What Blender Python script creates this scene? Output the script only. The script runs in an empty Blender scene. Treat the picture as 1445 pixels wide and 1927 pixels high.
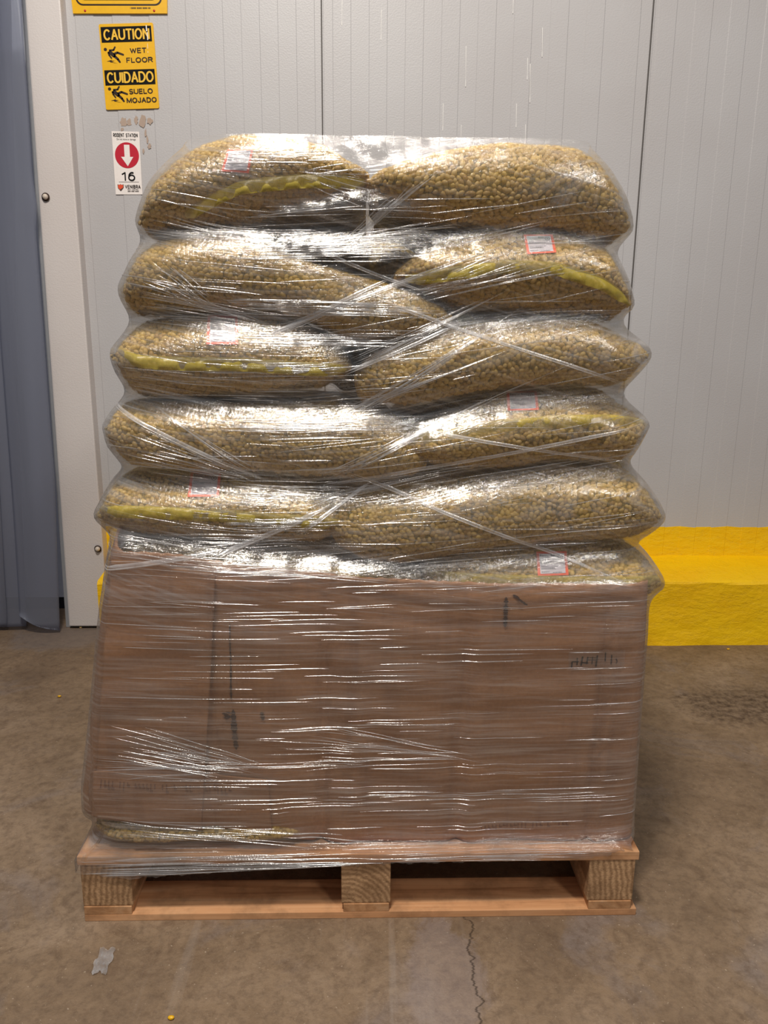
import bpy, bmesh, math, random
import numpy as np
from math import radians, cos, sin, pi
from mathutils import Vector, Matrix
from mathutils.bvhtree import BVHTree

S = bpy.context.scene
COL = S.collection
random.seed(7); rng = np.random.default_rng(11)

# ------------------------------------------------------------------ camera
FPX = 1420.0
CAM = np.array([0.0, -1.42, 1.25])
PITCH, YAW, ROLL = 12.9, 1.5, 0.45
def Rx(a): return np.array([[1,0,0],[0,cos(a),-sin(a)],[0,sin(a),cos(a)]])
def Rz(a): return np.array([[cos(a),-sin(a),0],[sin(a),cos(a),0],[0,0,1]])
ROT = Rz(radians(-YAW)) @ Rx(radians(90-PITCH)) @ Rz(radians(ROLL))
cd = bpy.data.cameras.new('camera'); cam = bpy.data.objects.new('camera', cd); COL.objects.link(cam)
cd.sensor_fit = 'VERTICAL'; cd.sensor_height = 36.0; cd.lens = 36.0*FPX/1927.0
M4 = np.eye(4); M4[:3,:3] = ROT; M4[:3,3] = CAM
cam.matrix_world = Matrix(M4.tolist())
S.camera = cam

# ------------------------------------------------------------------ light
w = bpy.data.worlds.new('world'); S.world = w; w.use_nodes = True
bg = w.node_tree.nodes['Background']
bg.inputs[0].default_value = (0.93, 0.96, 1.0, 1); bg.inputs[1].default_value = 0.25
def area(name, loc, target, sx, sy, power, color):
    l = bpy.data.lights.new(name, 'AREA'); l.shape = 'RECTANGLE'; l.size = sx; l.size_y = sy
    l.energy = power; l.color = color
    o = bpy.data.objects.new(name, l); COL.objects.link(o); o.location = loc
    o.rotation_euler = (Vector(target)-Vector(loc)).to_track_quat('-Z', 'Y').to_euler()
    return o
area('high_bay_lamp', (-0.35, -1.15, 4.3), (0, 0.6, 0.5), 0.50, 0.30, 142, (1.0, 0.925, 0.83))
area('added_fill_light', (2.6, -3.8, 4.6), (0, 0.6, 0.6), 0.7, 0.7, 60, (1.0, 0.94, 0.86))  # unseen weak light, added as fill and for streaks on the film
S.view_settings.view_transform = 'Standard'; S.view_settings.look = 'None'
S.view_settings.exposure = 0.0; S.view_settings.gamma = 1.0
S.view_settings.use_curve_mapping = False
S.cycles.transparent_max_bounces = 24; S.cycles.max_bounces = 8

# ------------------------------------------------------------------ helpers
def ray(px, py):
    return ROT @ np.array([(px-722.5)/FPX, -(py-963.5)/FPX, -1.0])
def onY(px, py, Y):
    d = ray(px, py); return CAM + d*((Y-CAM[1])/d[1])
def onZ(px, py, Z):
    d = ray(px, py); return CAM + d*((Z-CAM[2])/d[2])
def lin(r, g, b):
    f = lambda c: (c/255/12.92) if c/255 <= 0.04045 else ((c/255+0.055)/1.055)**2.4
    return (f(r), f(g), f(b), 1)
def empty(name, loc, label, cat, group=None):
    o = bpy.data.objects.new(name, None); COL.objects.link(o); o.location = loc
    o.empty_display_size = 0.05
    tag(o, label, cat, group); return o
def tag(o, label=None, cat=None, group=None, kind=None):
    if label: o['label'] = label
    if cat: o['category'] = cat
    if group: o['group'] = group
    if kind: o['kind'] = kind
    return o
def mk(name, V, F, mat, parent=None, smooth=True, uvs=None, mats=None, fmat=None):
    """V (n,3) world coords, F list of index tuples or (m,k) array; uvs: dict name->(n,2) per vertex."""
    V = np.asarray(V, dtype=np.float64)
    if parent is not None:
        p = parent; off = np.zeros(3)
        while p is not None: off += np.array(p.location); p = p.parent
        V = V - off
    me = bpy.data.meshes.new(name)
    if isinstance(F, np.ndarray):
        k = F.shape[1]; m = len(F)
        me.vertices.add(len(V)); me.vertices.foreach_set('co', V.astype(np.float32).ravel())
        me.loops.add(m*k); me.loops.foreach_set('vertex_index', F.astype(np.int32).ravel())
        me.polygons.add(m); me.polygons.foreach_set('loop_start', np.arange(0, m*k, k, dtype=np.int32))
        me.polygons.foreach_set('loop_total', np.full(m, k, dtype=np.int32))
        me.update(calc_edges=True)
    else:
        me.from_pydata([tuple(v) for v in V], [], [tuple(f) for f in F]); me.update()
    me.polygons.foreach_set('use_smooth', np.full(len(me.polygons), bool(smooth)))
    if uvs:
        li = np.empty(len(me.loops), dtype=np.int32); me.loops.foreach_get('vertex_index', li)
        for nme, uv in uvs.items():
            l = me.uv_layers.new(name=nme)
            l.data.foreach_set('uv', np.asarray(uv, dtype=np.float32)[li].ravel())
    for m_ in (mats or [mat]): me.materials.append(m_)
    if fmat is not None: me.polygons.foreach_set('material_index', np.asarray(fmat, dtype=np.int32))
    o = bpy.data.objects.new(name, me); COL.objects.link(o)
    if parent is not None: o.parent = parent
    return o
def grid_faces(nu, nv, wrap_u=False, flip=False, base=0):
    """index = u*nv + v"""
    us = np.arange(nu if wrap_u else nu-1); vs = np.arange(nv-1)
    U, Vv = np.meshgrid(us, vs, indexing='ij'); U2 = (U+1) % nu
    q = np.stack([U*nv+Vv, U2*nv+Vv, U2*nv+Vv+1, U*nv+Vv+1], -1).reshape(-1, 4)+base
    return q[:, ::-1].copy() if flip else q
def box_mesh(x0, x1, y0, y1, z0, z1, bev=0.002):
    bm = bmesh.new(); bmesh.ops.create_cube(bm, size=1)
    for v in bm.verts:
        v.co = Vector(((x0+x1)/2+v.co.x*(x1-x0), (y0+y1)/2+v.co.y*(y1-y0), (z0+z1)/2+v.co.z*(z1-z0)))
    if bev > 0: bmesh.ops.bevel(bm, geom=bm.edges[:], offset=bev, segments=2, affect='EDGES', profile=0.6)
    return bm
def from_bm(name, bm, mat, parent=None, smooth=False):
    V = np.array([v.co[:] for v in bm.verts]); bm.verts.index_update()
    F = [tuple(v.index for v in f.verts) for f in bm.faces]
    bm.free(); return mk(name, V, F, mat, parent, smooth)
def box(name, x0, x1, y0, y1, z0, z1, mat, parent=None, bev=0.002):
    return from_bm(name, box_mesh(x0, x1, y0, y1, z0, z1, bev), mat, parent)

# ------------------------------------------------------------------ node helpers
class NT:
    def __init__(s, name):
        s.m = bpy.data.materials.new(name); s.m.use_nodes = True; s.t = s.m.node_tree
        s.t.nodes.clear(); s.out = s.t.nodes.new('ShaderNodeOutputMaterial')
    def n(s, typ, **kw):
        nd = s.t.nodes.new(typ)
        for k, v in kw.items():
            if k[0] == '_': setattr(nd, k[1:], v)
        for k, v in kw.items():
            if k[0] != '_': s.set(nd, k, v)
        return nd
    def set(s, nd, k, v):
        i = nd.inputs[int(k[1:])] if (k[0] == 'i' and k[1:].isdigit()) else nd.inputs[k.replace('_', ' ')]
        if isinstance(v, bpy.types.NodeSocket): s.t.links.new(v, i)
        elif isinstance(v, bpy.types.Node): s.t.links.new(v.outputs[0], i)
        else: i.default_value = v
    def math(s, op, a, b=None, c=None, clamp=False):
        nd = s.n('ShaderNodeMath', _operation=op, _use_clamp=clamp, i0=a)
        if b is not None: s.set(nd, 'i1', b)
        if c is not None: s.set(nd, 'i2', c)
        return nd.outputs[0]
    def mix(s, f, a, b, mode='MIX'):
        nd = s.n('ShaderNodeMix', _data_type='RGBA', _blend_type=mode)
        s.set(nd, 'i0', f); s.set(nd, 'i6', a); s.set(nd, 'i7', b); return nd.outputs[2]
    def ramp(s, f, *st):
        nd = s.n('ShaderNodeValToRGB'); s.set(nd, 'i0', f); e = nd.color_ramp.elements
        while len(e) < len(st): e.new(0.5)
        for i, (p, c) in enumerate(st):
            e[i].position = p; e[i].color = c if len(c) == 4 else (*c, 1)
        return nd.outputs[0]
    def rampv(s, f, *st):
        return s.ramp(f, *[(p, (v, v, v, 1)) for p, v in st])
    def coord(s, kind='Object'): return s.n('ShaderNodeTexCoord').outputs[kind]
    def map(s, v, scale=(1,1,1), rot=(0,0,0), loc=(0,0,0)):
        return s.n('ShaderNodeMapping', Vector=v, Scale=scale, Rotation=rot, Location=loc).outputs[0]
    def noise(s, v, sc, det=4, rough=0.55, dist=0.0):
        return s.n('ShaderNodeTexNoise', Vector=v, Scale=sc, Detail=det, Roughness=rough, Distortion=dist).outputs[0]
    def bump(s, h, strength=1.0, dist=0.001, normal=None):
        nd = s.n('ShaderNodeBump', Strength=strength, Distance=dist, Height=h)
        if normal is not None: s.set(nd, 'Normal', normal)
        return nd.outputs[0]
    def bsdf(s, col, rough=0.6, normal=None, spec=0.4, **kw):
        nd = s.n('ShaderNodeBsdfPrincipled', Base_Color=col, Roughness=rough, **kw)
        nd.inputs['Specular IOR Level'].default_value = spec
        if normal is not None: s.set(nd, 'Normal', normal)
        return nd.outputs[0]
    def done(s, sh): s.set(s.out, 'Surface', sh); return s.m
def plain(name, rgb, rough=0.6, spec=0.4, metal=0.0, ns=None):
    t = NT(name)
    nz = t.noise(t.coord(), 60, 3)
    c = t.mix(0.12, lin(*rgb), t.ramp(nz, (0.3, lin(*[int(v*.7) for v in rgb])), (0.7, lin(*rgb))))
    return t.done(t.bsdf(c, rough, spec=spec, Metallic=metal))

# --- wall
def m_wall(name, base, warm=0.0):
    t = NT(name); P = t.coord()
    big = t.noise(P, 1.3, 4)
    c = t.mix(t.rampv(big, (0.35, 0.0), (0.7, 1.0)), lin(*base), lin(base[0]-8, base[1]-10, base[2]-11))
    sp = t.noise(t.map(P, (1, 1, .5)), 9, 5, .7)
    c = t.mix(t.rampv(sp, (0.66, 0.0), (0.80, 0.25)), c, lin(150, 130, 112))
    e = t.noise(t.map(P, (1, 1, 1.25)), 150, 2, .5)
    nb = t.bump(e, 0.6, 0.0012)
    return t.done(t.bsdf(c, 0.45, nb, 0.35))
M_wall = m_wall('painted_panel', (188, 187, 189))
M_trim = m_wall('embossed_trim', (212, 206, 204))
# --- yellow paint
t = NT('yellow_paint'); P = t.coord()
a = t.noise(P, 3.0, 5)
c = t.mix(t.rampv(a, (0.35, 0), (0.7, 1)), lin(250, 204, 8), lin(246, 190, 4))
cr = t.noise(t.map(P, (1, 1, 5)), 7, 5, .6)
n1 = t.bump(t.noise(t.map(P, (1, 1, 2)), 14, 6, .65), 0.7, 0.01)
ed = t.rampv(t.math('ABSOLUTE', t.math('SUBTRACT', cr, 0.5)), (0.0, 0.0), (0.018, 1.0))
n2 = t.bump(ed, 0.35, 0.003, n1)
M_yellow = t.done(t.bsdf(c, 0.42, n2, 0.4))
# --- floor
t = NT('stained_concrete'); P = t.coord()
a = t.noise(P, 1.6, 6, .62, .4); b = t.noise(P, 7, 6, .7, .6); d = t.noise(P, 45, 4, .7)
c = t.ramp(a, (0.3, lin(106, 88, 72)), (0.5, lin(138, 116, 93)), (0.7, lin(158, 137, 116)))
c = t.mix(t.rampv(b, (0.45, 0), (0.7, .55)), c, lin(106, 86, 66))
c = t.mix(t.rampv(t.noise(P, 3.1, 5, .6, .8), (0.55, 0), (0.68, .5)), c, lin(128, 118, 116))
c = t.mix(t.rampv(d, (0.3, .45), (0.55, 0)), c, lin(84, 68, 56))
c = t.mix(t.rampv(t.noise(P, 22, 6, .75, .5), (0.50, 0), (0.66, .45)), c, lin(88, 68, 52))
c = t.mix(t.rampv(t.noise(P, 120, 2, .6), (0.68, 0), (0.74, .7)), c, lin(178, 160, 140))
sx = t.n('ShaderNodeSeparateXYZ', Vector=P)
X, Y = sx.outputs[0], sx.outputs[1]
def blob(px, py, rx, ry, soft=.5):
    q = onZ(px, py, 0)
    dx = t.math('DIVIDE', t.math('SUBTRACT', X, float(q[0])), rx); dy = t.math('DIVIDE', t.math('SUBTRACT', Y, float(q[1])), ry)
    r = t.math('SQRT', t.math('ADD', t.math('MULTIPLY', dx, dx), t.math('MULTIPLY', dy, dy)))
    r = t.math('ADD', r, t.math('MULTIPLY', t.math('SUBTRACT', b, .5), 1.6))
    return t.rampv(r, (soft, 1), (1.0, 0))
c = t.mix(t.math('MULTIPLY', blob(1400, 1325, .30, .18), t.rampv(d, (.3, 1), (.62, .3))), c, lin(66, 50, 42))
c = t.mix(t.math('MULTIPLY', blob(840, 1830, .09, .16, .8), .35), c, lin(142, 130, 130))
c = t.mix(t.math('MULTIPLY', blob(110, 1200, .3, .16, .6), .5), c, lin(116, 108, 106))
# scuffs running front to back
wv = t.noise(t.map(P, (26, 1.1, 1)), 1.0, 4, .6, .3)
fr = t.rampv(Y, (0.0, 1), (0.04, 0))
msk = t.math('MULTIPLY', t.rampv(wv, (0.58, 0), (0.76, .35)), t.math('MULTIPLY', fr, t.rampv(t.math('ABSOLUTE', t.math('ADD', X, .12)), (.25, 1), (.42, 0))))
c = t.mix(msk, c, lin(164, 152, 142))
# crack
qa, qb = onZ(880, 1740, 0), onZ(905, 1927, 0)
sl = float((qb[0]-qa[0])/(qb[1]-qa[1]))
wob = t.math('MULTIPLY', t.math('SUBTRACT', t.noise(t.map(P, (0, 1, 0)), 16, 5, .65), .5), .10)
lx = t.math('ADD', t.math('MULTIPLY_ADD', t.math('SUBTRACT', Y, float(qa[1])), sl, float(qa[0])), wob)
dc = t.math('ABSOLUTE', t.math('SUBTRACT', X, lx))
crk = t.math('MULTIPLY', t.rampv(dc, (0.0003, .8), (0.0012, 0)), fr)
c = t.mix(crk, c, lin(40, 30, 24))
nb = t.bump(t.noise(P, 60, 6, .75), 0.7, 0.003, t.bump(b, 0.5, 0.006))
M_floor = t.done(t.bsdf(c, 0.55, nb, 0.35))
# --- cardboard
t = NT('cardboard'); P = t.coord()
a = t.noise(t.map(P, (1, 1, 3)), 3.5, 4)
c = t.mix(t.rampv(a, (.3, 0), (.7, 1)), lin(182, 137, 100), lin(168, 124, 90))
c = t.mix(t.rampv(t.noise(t.map(P, (14, 14, .8)), 2.0, 3), (.50, 0), (.8, .5)), c, lin(128, 90, 68))
c = t.mix(t.rampv(t.noise(P, 120, 3, .6), (.4, .18), (.6, 0)), c, lin(120, 84, 62))
nb = t.bump(t.noise(t.map(P, (1, 1, 5)), 7, 3, .5), .35, .004)
M_card = t.done(t.bsdf(c, 0.75, nb, 0.2))
M_cardedge = plain('corrugated_edge', (150, 112, 84), .8, .1)
# --- wood
def m_wood(name, c1, c2, c3, stretch, dirt=.3):
    t = NT(name); P = t.coord()
    v = t.map(P, stretch)
    wv = t.noise(v, 14, 6, .6, .7)
    c = t.ramp(wv, (.3, lin(*c2)), (.5, lin(*c1)), (.7, lin(*c3)))
    c = t.mix(t.rampv(t.noise(P, 9, 5, .65), (.45, 0), (.72, dirt)), c, lin(70, 52, 38))
    nb = t.bump(wv, .5, .0015)
    return t.done(t.bsdf(c, .7, nb, .25))
M_woodx = m_wood('pallet_pine_lengthwise', (204, 150, 106), (150, 100, 64), (222, 176, 134), (.10, 1.6, 1.6), .55)
M_woody = m_wood('pallet_pine_crosswise', (190, 142, 100), (146, 100, 66), (208, 164, 124), (1.6, .10, 1.6), .5)
t = NT('weathered_end_grain'); P = t.coord()
wvn = t.n('ShaderNodeTexWave', _wave_type='RINGS', _rings_direction='Y', Vector=t.map(P, (1, .1, 1), loc=(.03, 0, -.02)), Scale=26, Distortion=4, Detail=3, Detail_Scale=1.5)
c = t.mix(t.math('MULTIPLY', wvn.outputs[1], .7), lin(196, 158, 120), lin(134, 102, 72))
c = t.mix(t.rampv(t.noise(P, 12, 5, .7), (.42, 0), (.66, .7)), c, lin(112, 82, 56))
c = t.mix(t.rampv(t.noise(P, 200, 3, .7), (.35, .35), (.5, 0)), c, lin(84, 64, 44))
M_block = t.done(t.bsdf(c, .85, t.bump(t.noise(P, 120, 4, .7), .6, .002), .15))
# --- sacks
def m_core(name):
    t = NT(name); P = t.coord()
    v = t.n('ShaderNodeTexVoronoi', Vector=P, Scale=95, Randomness=1.0)
    d = t.rampv(v.outputs[0], (0.1, 1), (.65, 0))
    c = t.mix(d, lin(62, 46, 22), lin(186, 158, 92))
    return t.done(t.bsdf(c, .55, t.bump(d, .9, .004), .3))
M_core = m_core('packed_beans')
t = NT('bean_skin')
g = t.n('ShaderNodeNewGeometry')
c = t.ramp(g.outputs['Random Per Island'], (0, lin(178, 142, 78)), (.35, lin(214, 184, 112)), (.75, lin(206, 176, 122)), (1, lin(156, 118, 66)))
M_bean = t.done(t.bsdf(c, .42, None, .45))
t = NT('yellow_net')
uv = t.n('ShaderNodeUVMap', _uv_map='net'); sp = t.n('ShaderNodeSeparateXYZ', Vector=uv.outputs[0])
def thread(s, per):
    f = t.math('PINGPONG', s, per/2); return t.rampv(t.math('DIVIDE', f, per/2), (.0, 1), (.35, 0))
g = t.math('MAXIMUM', thread(sp.outputs[0], .0042), thread(sp.outputs[1], .0042))
clump = t.rampv(t.noise(t.coord(), 9, 3), (.35, .0), (.7, .16))
f = t.math('ADD', t.math('MULTIPLY', g, .24), t.math('ADD', clump, .08), clamp=True)
df = t.bsdf(lin(214, 180, 56), .35, None, .6)
M_net = t.done(t.n('ShaderNodeMixShader', i0=f, i1=t.n('ShaderNodeBsdfTransparent').outputs[0], i2=df).outputs[0])
t = NT('yellow_seam_tape')
nz = t.noise(t.map(t.coord(), (1, 1, .25)), 160, 3)
df = t.bsdf(t.mix(nz, lin(178, 158, 48), lin(206, 188, 84)), .35, t.bump(nz, .5, .001), .5)
M_seam = t.done(t.n('ShaderNodeMixShader', i0=.48, i1=t.n('ShaderNodeBsdfTransparent').outputs[0], i2=df).outputs[0])
M_orange = plain('orange_print', (250, 104, 62), .4)
M_white = plain('white_paper', (214, 210, 220), .45)
M_ink = plain('dark_ink', (30, 28, 34), .5)
M_black = plain('black_print', (10, 9, 10), .6, .15)
M_signy = plain('sign_yellow', (232, 178, 14), .35, .5)
M_signtext = plain('sign_pale_yellow', (236, 188, 60), .35, .5)
M_brown = plain('sign_brown_black', (42, 26, 18), .4)
M_red = plain('sign_red', (190, 30, 52), .4)
M_signw = plain('sign_white', (238, 230, 226), .4)
M_shield = plain('shield_orange', (222, 84, 52), .4)
M_shieldd = plain('shield_dark', (74, 56, 52), .4)
M_marker = plain('marker_ink', (34, 30, 32), .6)
M_stain = plain('smudge', (70, 50, 42), .8)

# --- stretch film
def m_film(name, dens, gl, bumpd, tint=(.72, .70, .70, 1)):
    t = NT(name)
    u1 = t.n('ShaderNodeUVMap', _uv_map='wrap').outputs[0]; u2 = t.n('ShaderNodeUVMap', _uv_map='cross').outputs[0]
    s1 = t.noise(t.map(u1, (3.0, 110, 1)), 1.0, 7, .66, .25)
    s2 = t.noise(t.map(u2, (5, 120, 1), loc=(3, 7, 0)), 1.0, 5, .6, .2)
    s3 = t.noise(t.map(u1, (2, 9, 1), loc=(9, 1, 0)), 1.0, 4, .6, .5)
    s4 = t.noise(t.map(u1, (7, 430, 1), loc=(1, 5, 0)), 1.0, 3, .65, .1)
    P = t.coord(); zc = t.n('ShaderNodeSeparateXYZ', Vector=P).outputs[2]
    s5 = t.math('MULTIPLY', t.noise(t.map(P, (1, 1, .55)), 170, 2, .5), t.rampv(zc, (.74, 0), (.80, 1)))
    h = t.math('ADD', t.math('ADD', s1, t.math('MULTIPLY', s2, .55)), t.math('ADD', t.math('MULTIPLY', s4, .75), t.math('MULTIPLY', s5, .50)))
    nb = t.bump(h, 1.0, bumpd, t.bump(s3, .5, .005))
    th = t.math('MULTIPLY', t.rampv(s1, (.46, 0), (.66, 1)), .35)
    th = t.math('ADD', th, t.math('MULTIPLY', t.rampv(s2, (.5, 0), (.66, 1)), .28))
    th = t.math('MULTIPLY', t.math('ADD', th, .10), t.rampv(s3, (.32, .35), (.66, 1.5)))
    lw = t.n('ShaderNodeLayerWeight', Blend=.28)
    fd = t.math('MULTIPLY', th, dens)
    fd = t.math('ADD', fd, t.math('MULTIPLY', lw.outputs[1], .16), clamp=True)
    tr = t.n('ShaderNodeBsdfTransparent', Color=(.97, .965, .96, 1)).outputs[0]
    di = t.n('ShaderNodeBsdfDiffuse', Color=tint, Normal=nb).outputs[0]
    tl = t.n('ShaderNodeBsdfTranslucent', Color=tint).outputs[0]
    dd = t.n('ShaderNodeMixShader', i0=.35, i1=di, i2=tl).outputs[0]
    a = t.n('ShaderNodeMixShader', i0=fd, i1=tr, i2=dd).outputs[0]
    gs = t.n('ShaderNodeBsdfGlossy', Roughness=.13, Color=(1, 1, 1, 1), Normal=nb).outputs[0]
    fg = t.math('MULTIPLY', t.math('ADD', t.math('MULTIPLY', th, .9), .07), gl)
    fr = t.n('ShaderNodeFresnel', IOR=1.45, Normal=nb).outputs[0]
    fg = t.math('ADD', fg, t.math('MULTIPLY', fr, .42), clamp=True)
    return t.done(t.n('ShaderNodeMixShader', i0=fg, i1=a, i2=gs).outputs[0])
M_film = m_film('stretch_film', .42, .40, .0011)
def m_strand(name, f, gf, rough=.16):
    t = NT(name)
    nz = t.noise(t.map(t.coord(), (3, 3, 3)), 8, 3)
    nb = t.bump(t.noise(t.coord(), 220, 2), .5, .0008)
    di = t.n('ShaderNodeBsdfDiffuse', Color=(.85, .84, .86, 1)).outputs[0]
    tr = t.n('ShaderNodeBsdfTransparent').outputs[0]
    a = t.n('ShaderNodeMixShader', i0=t.math('MULTIPLY', t.rampv(nz, (.3, .3), (.65, 1)), f), i1=tr, i2=di).outputs[0]
    gs = t.n('ShaderNodeBsdfGlossy', Roughness=rough, Normal=nb).outputs[0]
    return t.done(t.n('ShaderNodeMixShader', i0=gf, i1=a, i2=gs).outputs[0])
M_strand = m_strand('film_strand', .22, .30)
M_fold = m_strand('film_fold', .34, .16, .22)
M_scrap = m_strand('film_scrap', .35, .25)
t = NT('vinyl_strip')
di = t.bsdf(lin(142, 146, 160), .25, t.bump(t.noise(t.map(t.coord(), (14, 1, .6)), 2, 3), .4, .01), .5)
M_vinyl = t.done(t.n('ShaderNodeMixShader', i0=.42, i1=t.n('ShaderNodeBsdfTransparent', Color=(.72, .74, .82, 1)).outputs[0], i2=di).outputs[0])
M_galv = plain('galvanised_steel', (168, 170, 174), .45, .5, .3)
M_dark = plain('dark_rubber', (38, 38, 42), .7, .2)
M_grey = plain('grey_panel', (196, 200, 208), .6, .3)
M_bolt = plain('white_bolt_cap', (205, 192, 178), .4)
M_boltdark = plain('bolt_rubber', (66, 50, 42), .7)
M_seamline = plain('joint_sealant', (92, 88, 86), .7)
M_drip = plain('white_drip', (236, 234, 232), .5)
M_resid = plain('adhesive_residue', (172, 152, 138), .7)

# ------------------------------------------------------------------ setting
WY = 1.78                                     # wall plane
def struct(o): o['kind'] = 'structure'; return o
V = [(-6, -6, 0), (6, -6, 0), (6, 8, 0), (-6, 8, 0), (-6, -6, -.1), (6, -6, -.1), (6, 8, -.1), (-6, 8, -.1)]
struct(mk('floor', V, [(0,1,2,3), (7,6,5,4), (0,4,5,1), (1,5,6,2), (2,6,7,3), (3,7,4,0)], M_floor, smooth=False))
# wall with shallow trapezoid ribs
xl_wall = float(onY(118, 0, WY)[0])            # left edge at door trim
def wx(px, py=0): return float(onY(px, py, WY)[0])
per = wx(694)-wx(625)
prof = []
x = wx(625)-per*12
d0, d1, stp = 0.0, -0.0018, 0.0026
while x < 4.2:
    for xx, dd in ((x, d0), (x+stp, d1+d0), (x+per/2, d1), (x+per/2+stp, d0)): prof.append((xx, dd))
    x += per
prof = [(xl_wall-.05, 0)]+[p for p in prof if p[0] > xl_wall-.04]
prof.sort()
zs = np.linspace(0, 3.6, 3)
V = [(x, WY+d, z) for x, d in prof for z in zs]
wall = struct(mk('wall_back', V, grid_faces(len(prof), 3), M_wall, smooth=False))
# painted yellow band on the same profile, a coat thick
nb_ = len(prof)
zt = [0.452+.0025*math.sin(i*2.1)+.0018*math.sin(i*5.3) for i in range(nb_)]
V = []
for i, (x, d) in enumerate(prof): V += [(x, WY+d-.0012, .2), (x, WY+d-.0012, zt[i]), (x, WY+d+.001, zt[i]+.001)]
band = struct(mk('trim_yellow_band', V, grid_faces(nb_, 3), M_yellow, smooth=False))
band.name = 'trim_1'
for i, px in enumerate((604.5, 1230)):
    x = wx(px); g = struct(box('trim_%d' % (i+2), x-.0022, x+.0022, WY-.0035, WY+.01, .455, 3.6, M_seamline, bev=.0005))
    struct(box('panel_lip', x+.0028, x+.0075, WY-.0045, WY+.01, .455, 3.6, M_wall, g, bev=.001))
# kerb with bevelled sloping top
kx0 = float(onY(177, 1095, 1.50)[0]); ky = 1.53
hf = float(onY(1300, 1094, ky)[2]); hb = float(onY(1300, 1046, WY)[2])
pr = [(ky-.004, 0), (ky, hf*.25), (ky+.001, hf*.6), (ky, hf-.012), (ky+.004, hf-.004), (ky+.012, hf), ((ky+WY)/2, (hf+hb)/2), (WY, hb+.002), (WY+.02, hb+.002), (WY+.02, 0)]
nx = 140; xs = np.linspace(kx0, 4.2, nx); V = []
for i, x in enumerate(xs):
    for j, (yy, zz) in enumerate(pr):
        wob = .0025*math.sin(x*9+j)+.0018*math.sin(x*23+2*j)
        V.append((x, yy+(wob if j < 7 else 0), zz+(wob*.7 if 2 < j < 8 else 0)))
F = [tuple(q) for q in grid_faces(nx, len(pr), flip=False)]
F.append(tuple(range(len(pr)-1, -1, -1)))
kerb = struct(mk('trim_4', V, F, M_yellow, smooth=False))
# door trim board (white, embossed), galvanised jamb, dark gap strip
tx0, tx1 = wx(48, 0), wx(117, 0)
ztr = 0.012
ty = WY-.055
tx0 = float(onY(47, 0, ty)[0]); tx1 = float(onY(113, 0, ty)[0])
bmt = box_mesh(tx0, tx1, ty, WY+.15, ztr, 3.6, .006)
qlo, qhi = onY(129, 1165, ty), onY(47, 0, ty)
def lean(x, z): return float(qlo[0]+(qhi[0]-qlo[0])*(z-qlo[2])/(qhi[2]-qlo[2]))
for v in bmt.verts:
    if v.co.x < (tx0+tx1)/2: v.co.x += lean(0, v.co.z)-tx0
trim = struct(from_bm('trim_5', bmt, M_trim))
struct(box('trim_6', tx1-.002, xl_wall+.002, WY-.03, WY+.02, .0, 3.6, plain('jamb_sealant', (128, 118, 108), .7), bev=.002))
bmt = box_mesh(tx0-.022, tx0-.001, ty+.02, WY+.14, .0, 3.6, .003)
for v in bmt.verts: v.co.x += lean(0, v.co.z)-tx0
struct(from_bm('trim_7', bmt, M_galv))
# bolts on the trim
def bolt(px, py, label):
    q = onY(px, py, ty); e = empty('bolt', tuple(q), label, 'bolt', 'capped bolts on the white door trim')
    bm = bmesh.new(); bmesh.ops.create_uvsphere(bm, u_segments=20, v_segments=12, radius=.0105)
    for v in bm.verts: v.co = Vector((q[0]+v.co.x, q[1]-.010+v.co.y*.95, q[2]+v.co.z))
    from_bm('bolt_cap', bm, M_bolt, e, True)
    bm = bmesh.new(); bmesh.ops.create_cone(bm, cap_ends=True, segments=24, radius1=.0155, radius2=.0125, depth=.006)
    for v in bm.verts: v.co = Vector((q[0]+v.co.x, q[1]-.003+v.co.z, q[2]+v.co.y))
    from_bm('washer', bm, M_boltdark, e, True)
bolt(87, 371, 'white capped bolt high on the door trim, left of the rodent station sign')
bolt(185, 1032, 'white capped bolt low on the door trim, beside the carton corner')
# floor gap under trim, room beyond the curtain
struct(box('baseboard_left', -3.4, tx0+.04, 1.985, 2.05, .0, .058, M_dark, bev=.002))
struct(box('door_1', -3.4, tx0+.04, 1.98, 2.06, .058, 3.6, M_grey, bev=.0))
# curtain of vinyl strips: one hanging curtain, strips as parts
cy = ty-.05
cur = empty('strip_curtain', tuple(onZ(40, 1190, 0)), 'translucent blue-grey vinyl strip curtain hanging in the doorway left of the white trim', 'curtain')
def strip(pl, pr, y, zb, name='curtain_strip'):
    """pl/pr = px lists of left and right edges at rows"""
    nz, nxs = 60, 14; V = []
    for i in range(nxs):
        for j in range(nz):
            v = j/(nz-1)
            py = 1192*(1-v)+(-60)*v
            a = np.interp(py, [p[1] for p in pl], [p[0] for p in pl]); b = np.interp(py, [p[1] for p in pr], [p[0] for p in pr])
            u = i/(nxs-1)
            q = onY(a+(b-a)*u, py, y)
            zlo = zb[0]+(zb[1]-zb[0])*u+ (zb[2]*4*u*(1-u))
            z = max(q[2], zlo)
            V.append((q[0], y-.018*math.sin(pi*u)+.006*math.sin(3*v*pi+u*2), z))
    o = mk(name, V, grid_faces(nxs, nz, flip=True), M_vinyl, cur)
    md = o.modifiers.new('s', 'SOLIDIFY'); md.thickness = .003; return o
strip([(-190, -60), (-190, 1200)], [(22, -60), (30, 600), (50, 1200)], cy+.03, (.02, .02, 0))
strip([(-10, -60), (0, 600), (40, 1200)], [(38, -60), (52, 180), (60, 330), (69, 390), (66, 430), (80, 600), (104, 900), (112, 1192)], cy, (.08, .012, -.01))
strip([(-300, -60), (-300, 1200)], [(-20, -60), (-15, 600), (14, 1200)], cy+.015, (.03, .03, 0))

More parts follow.
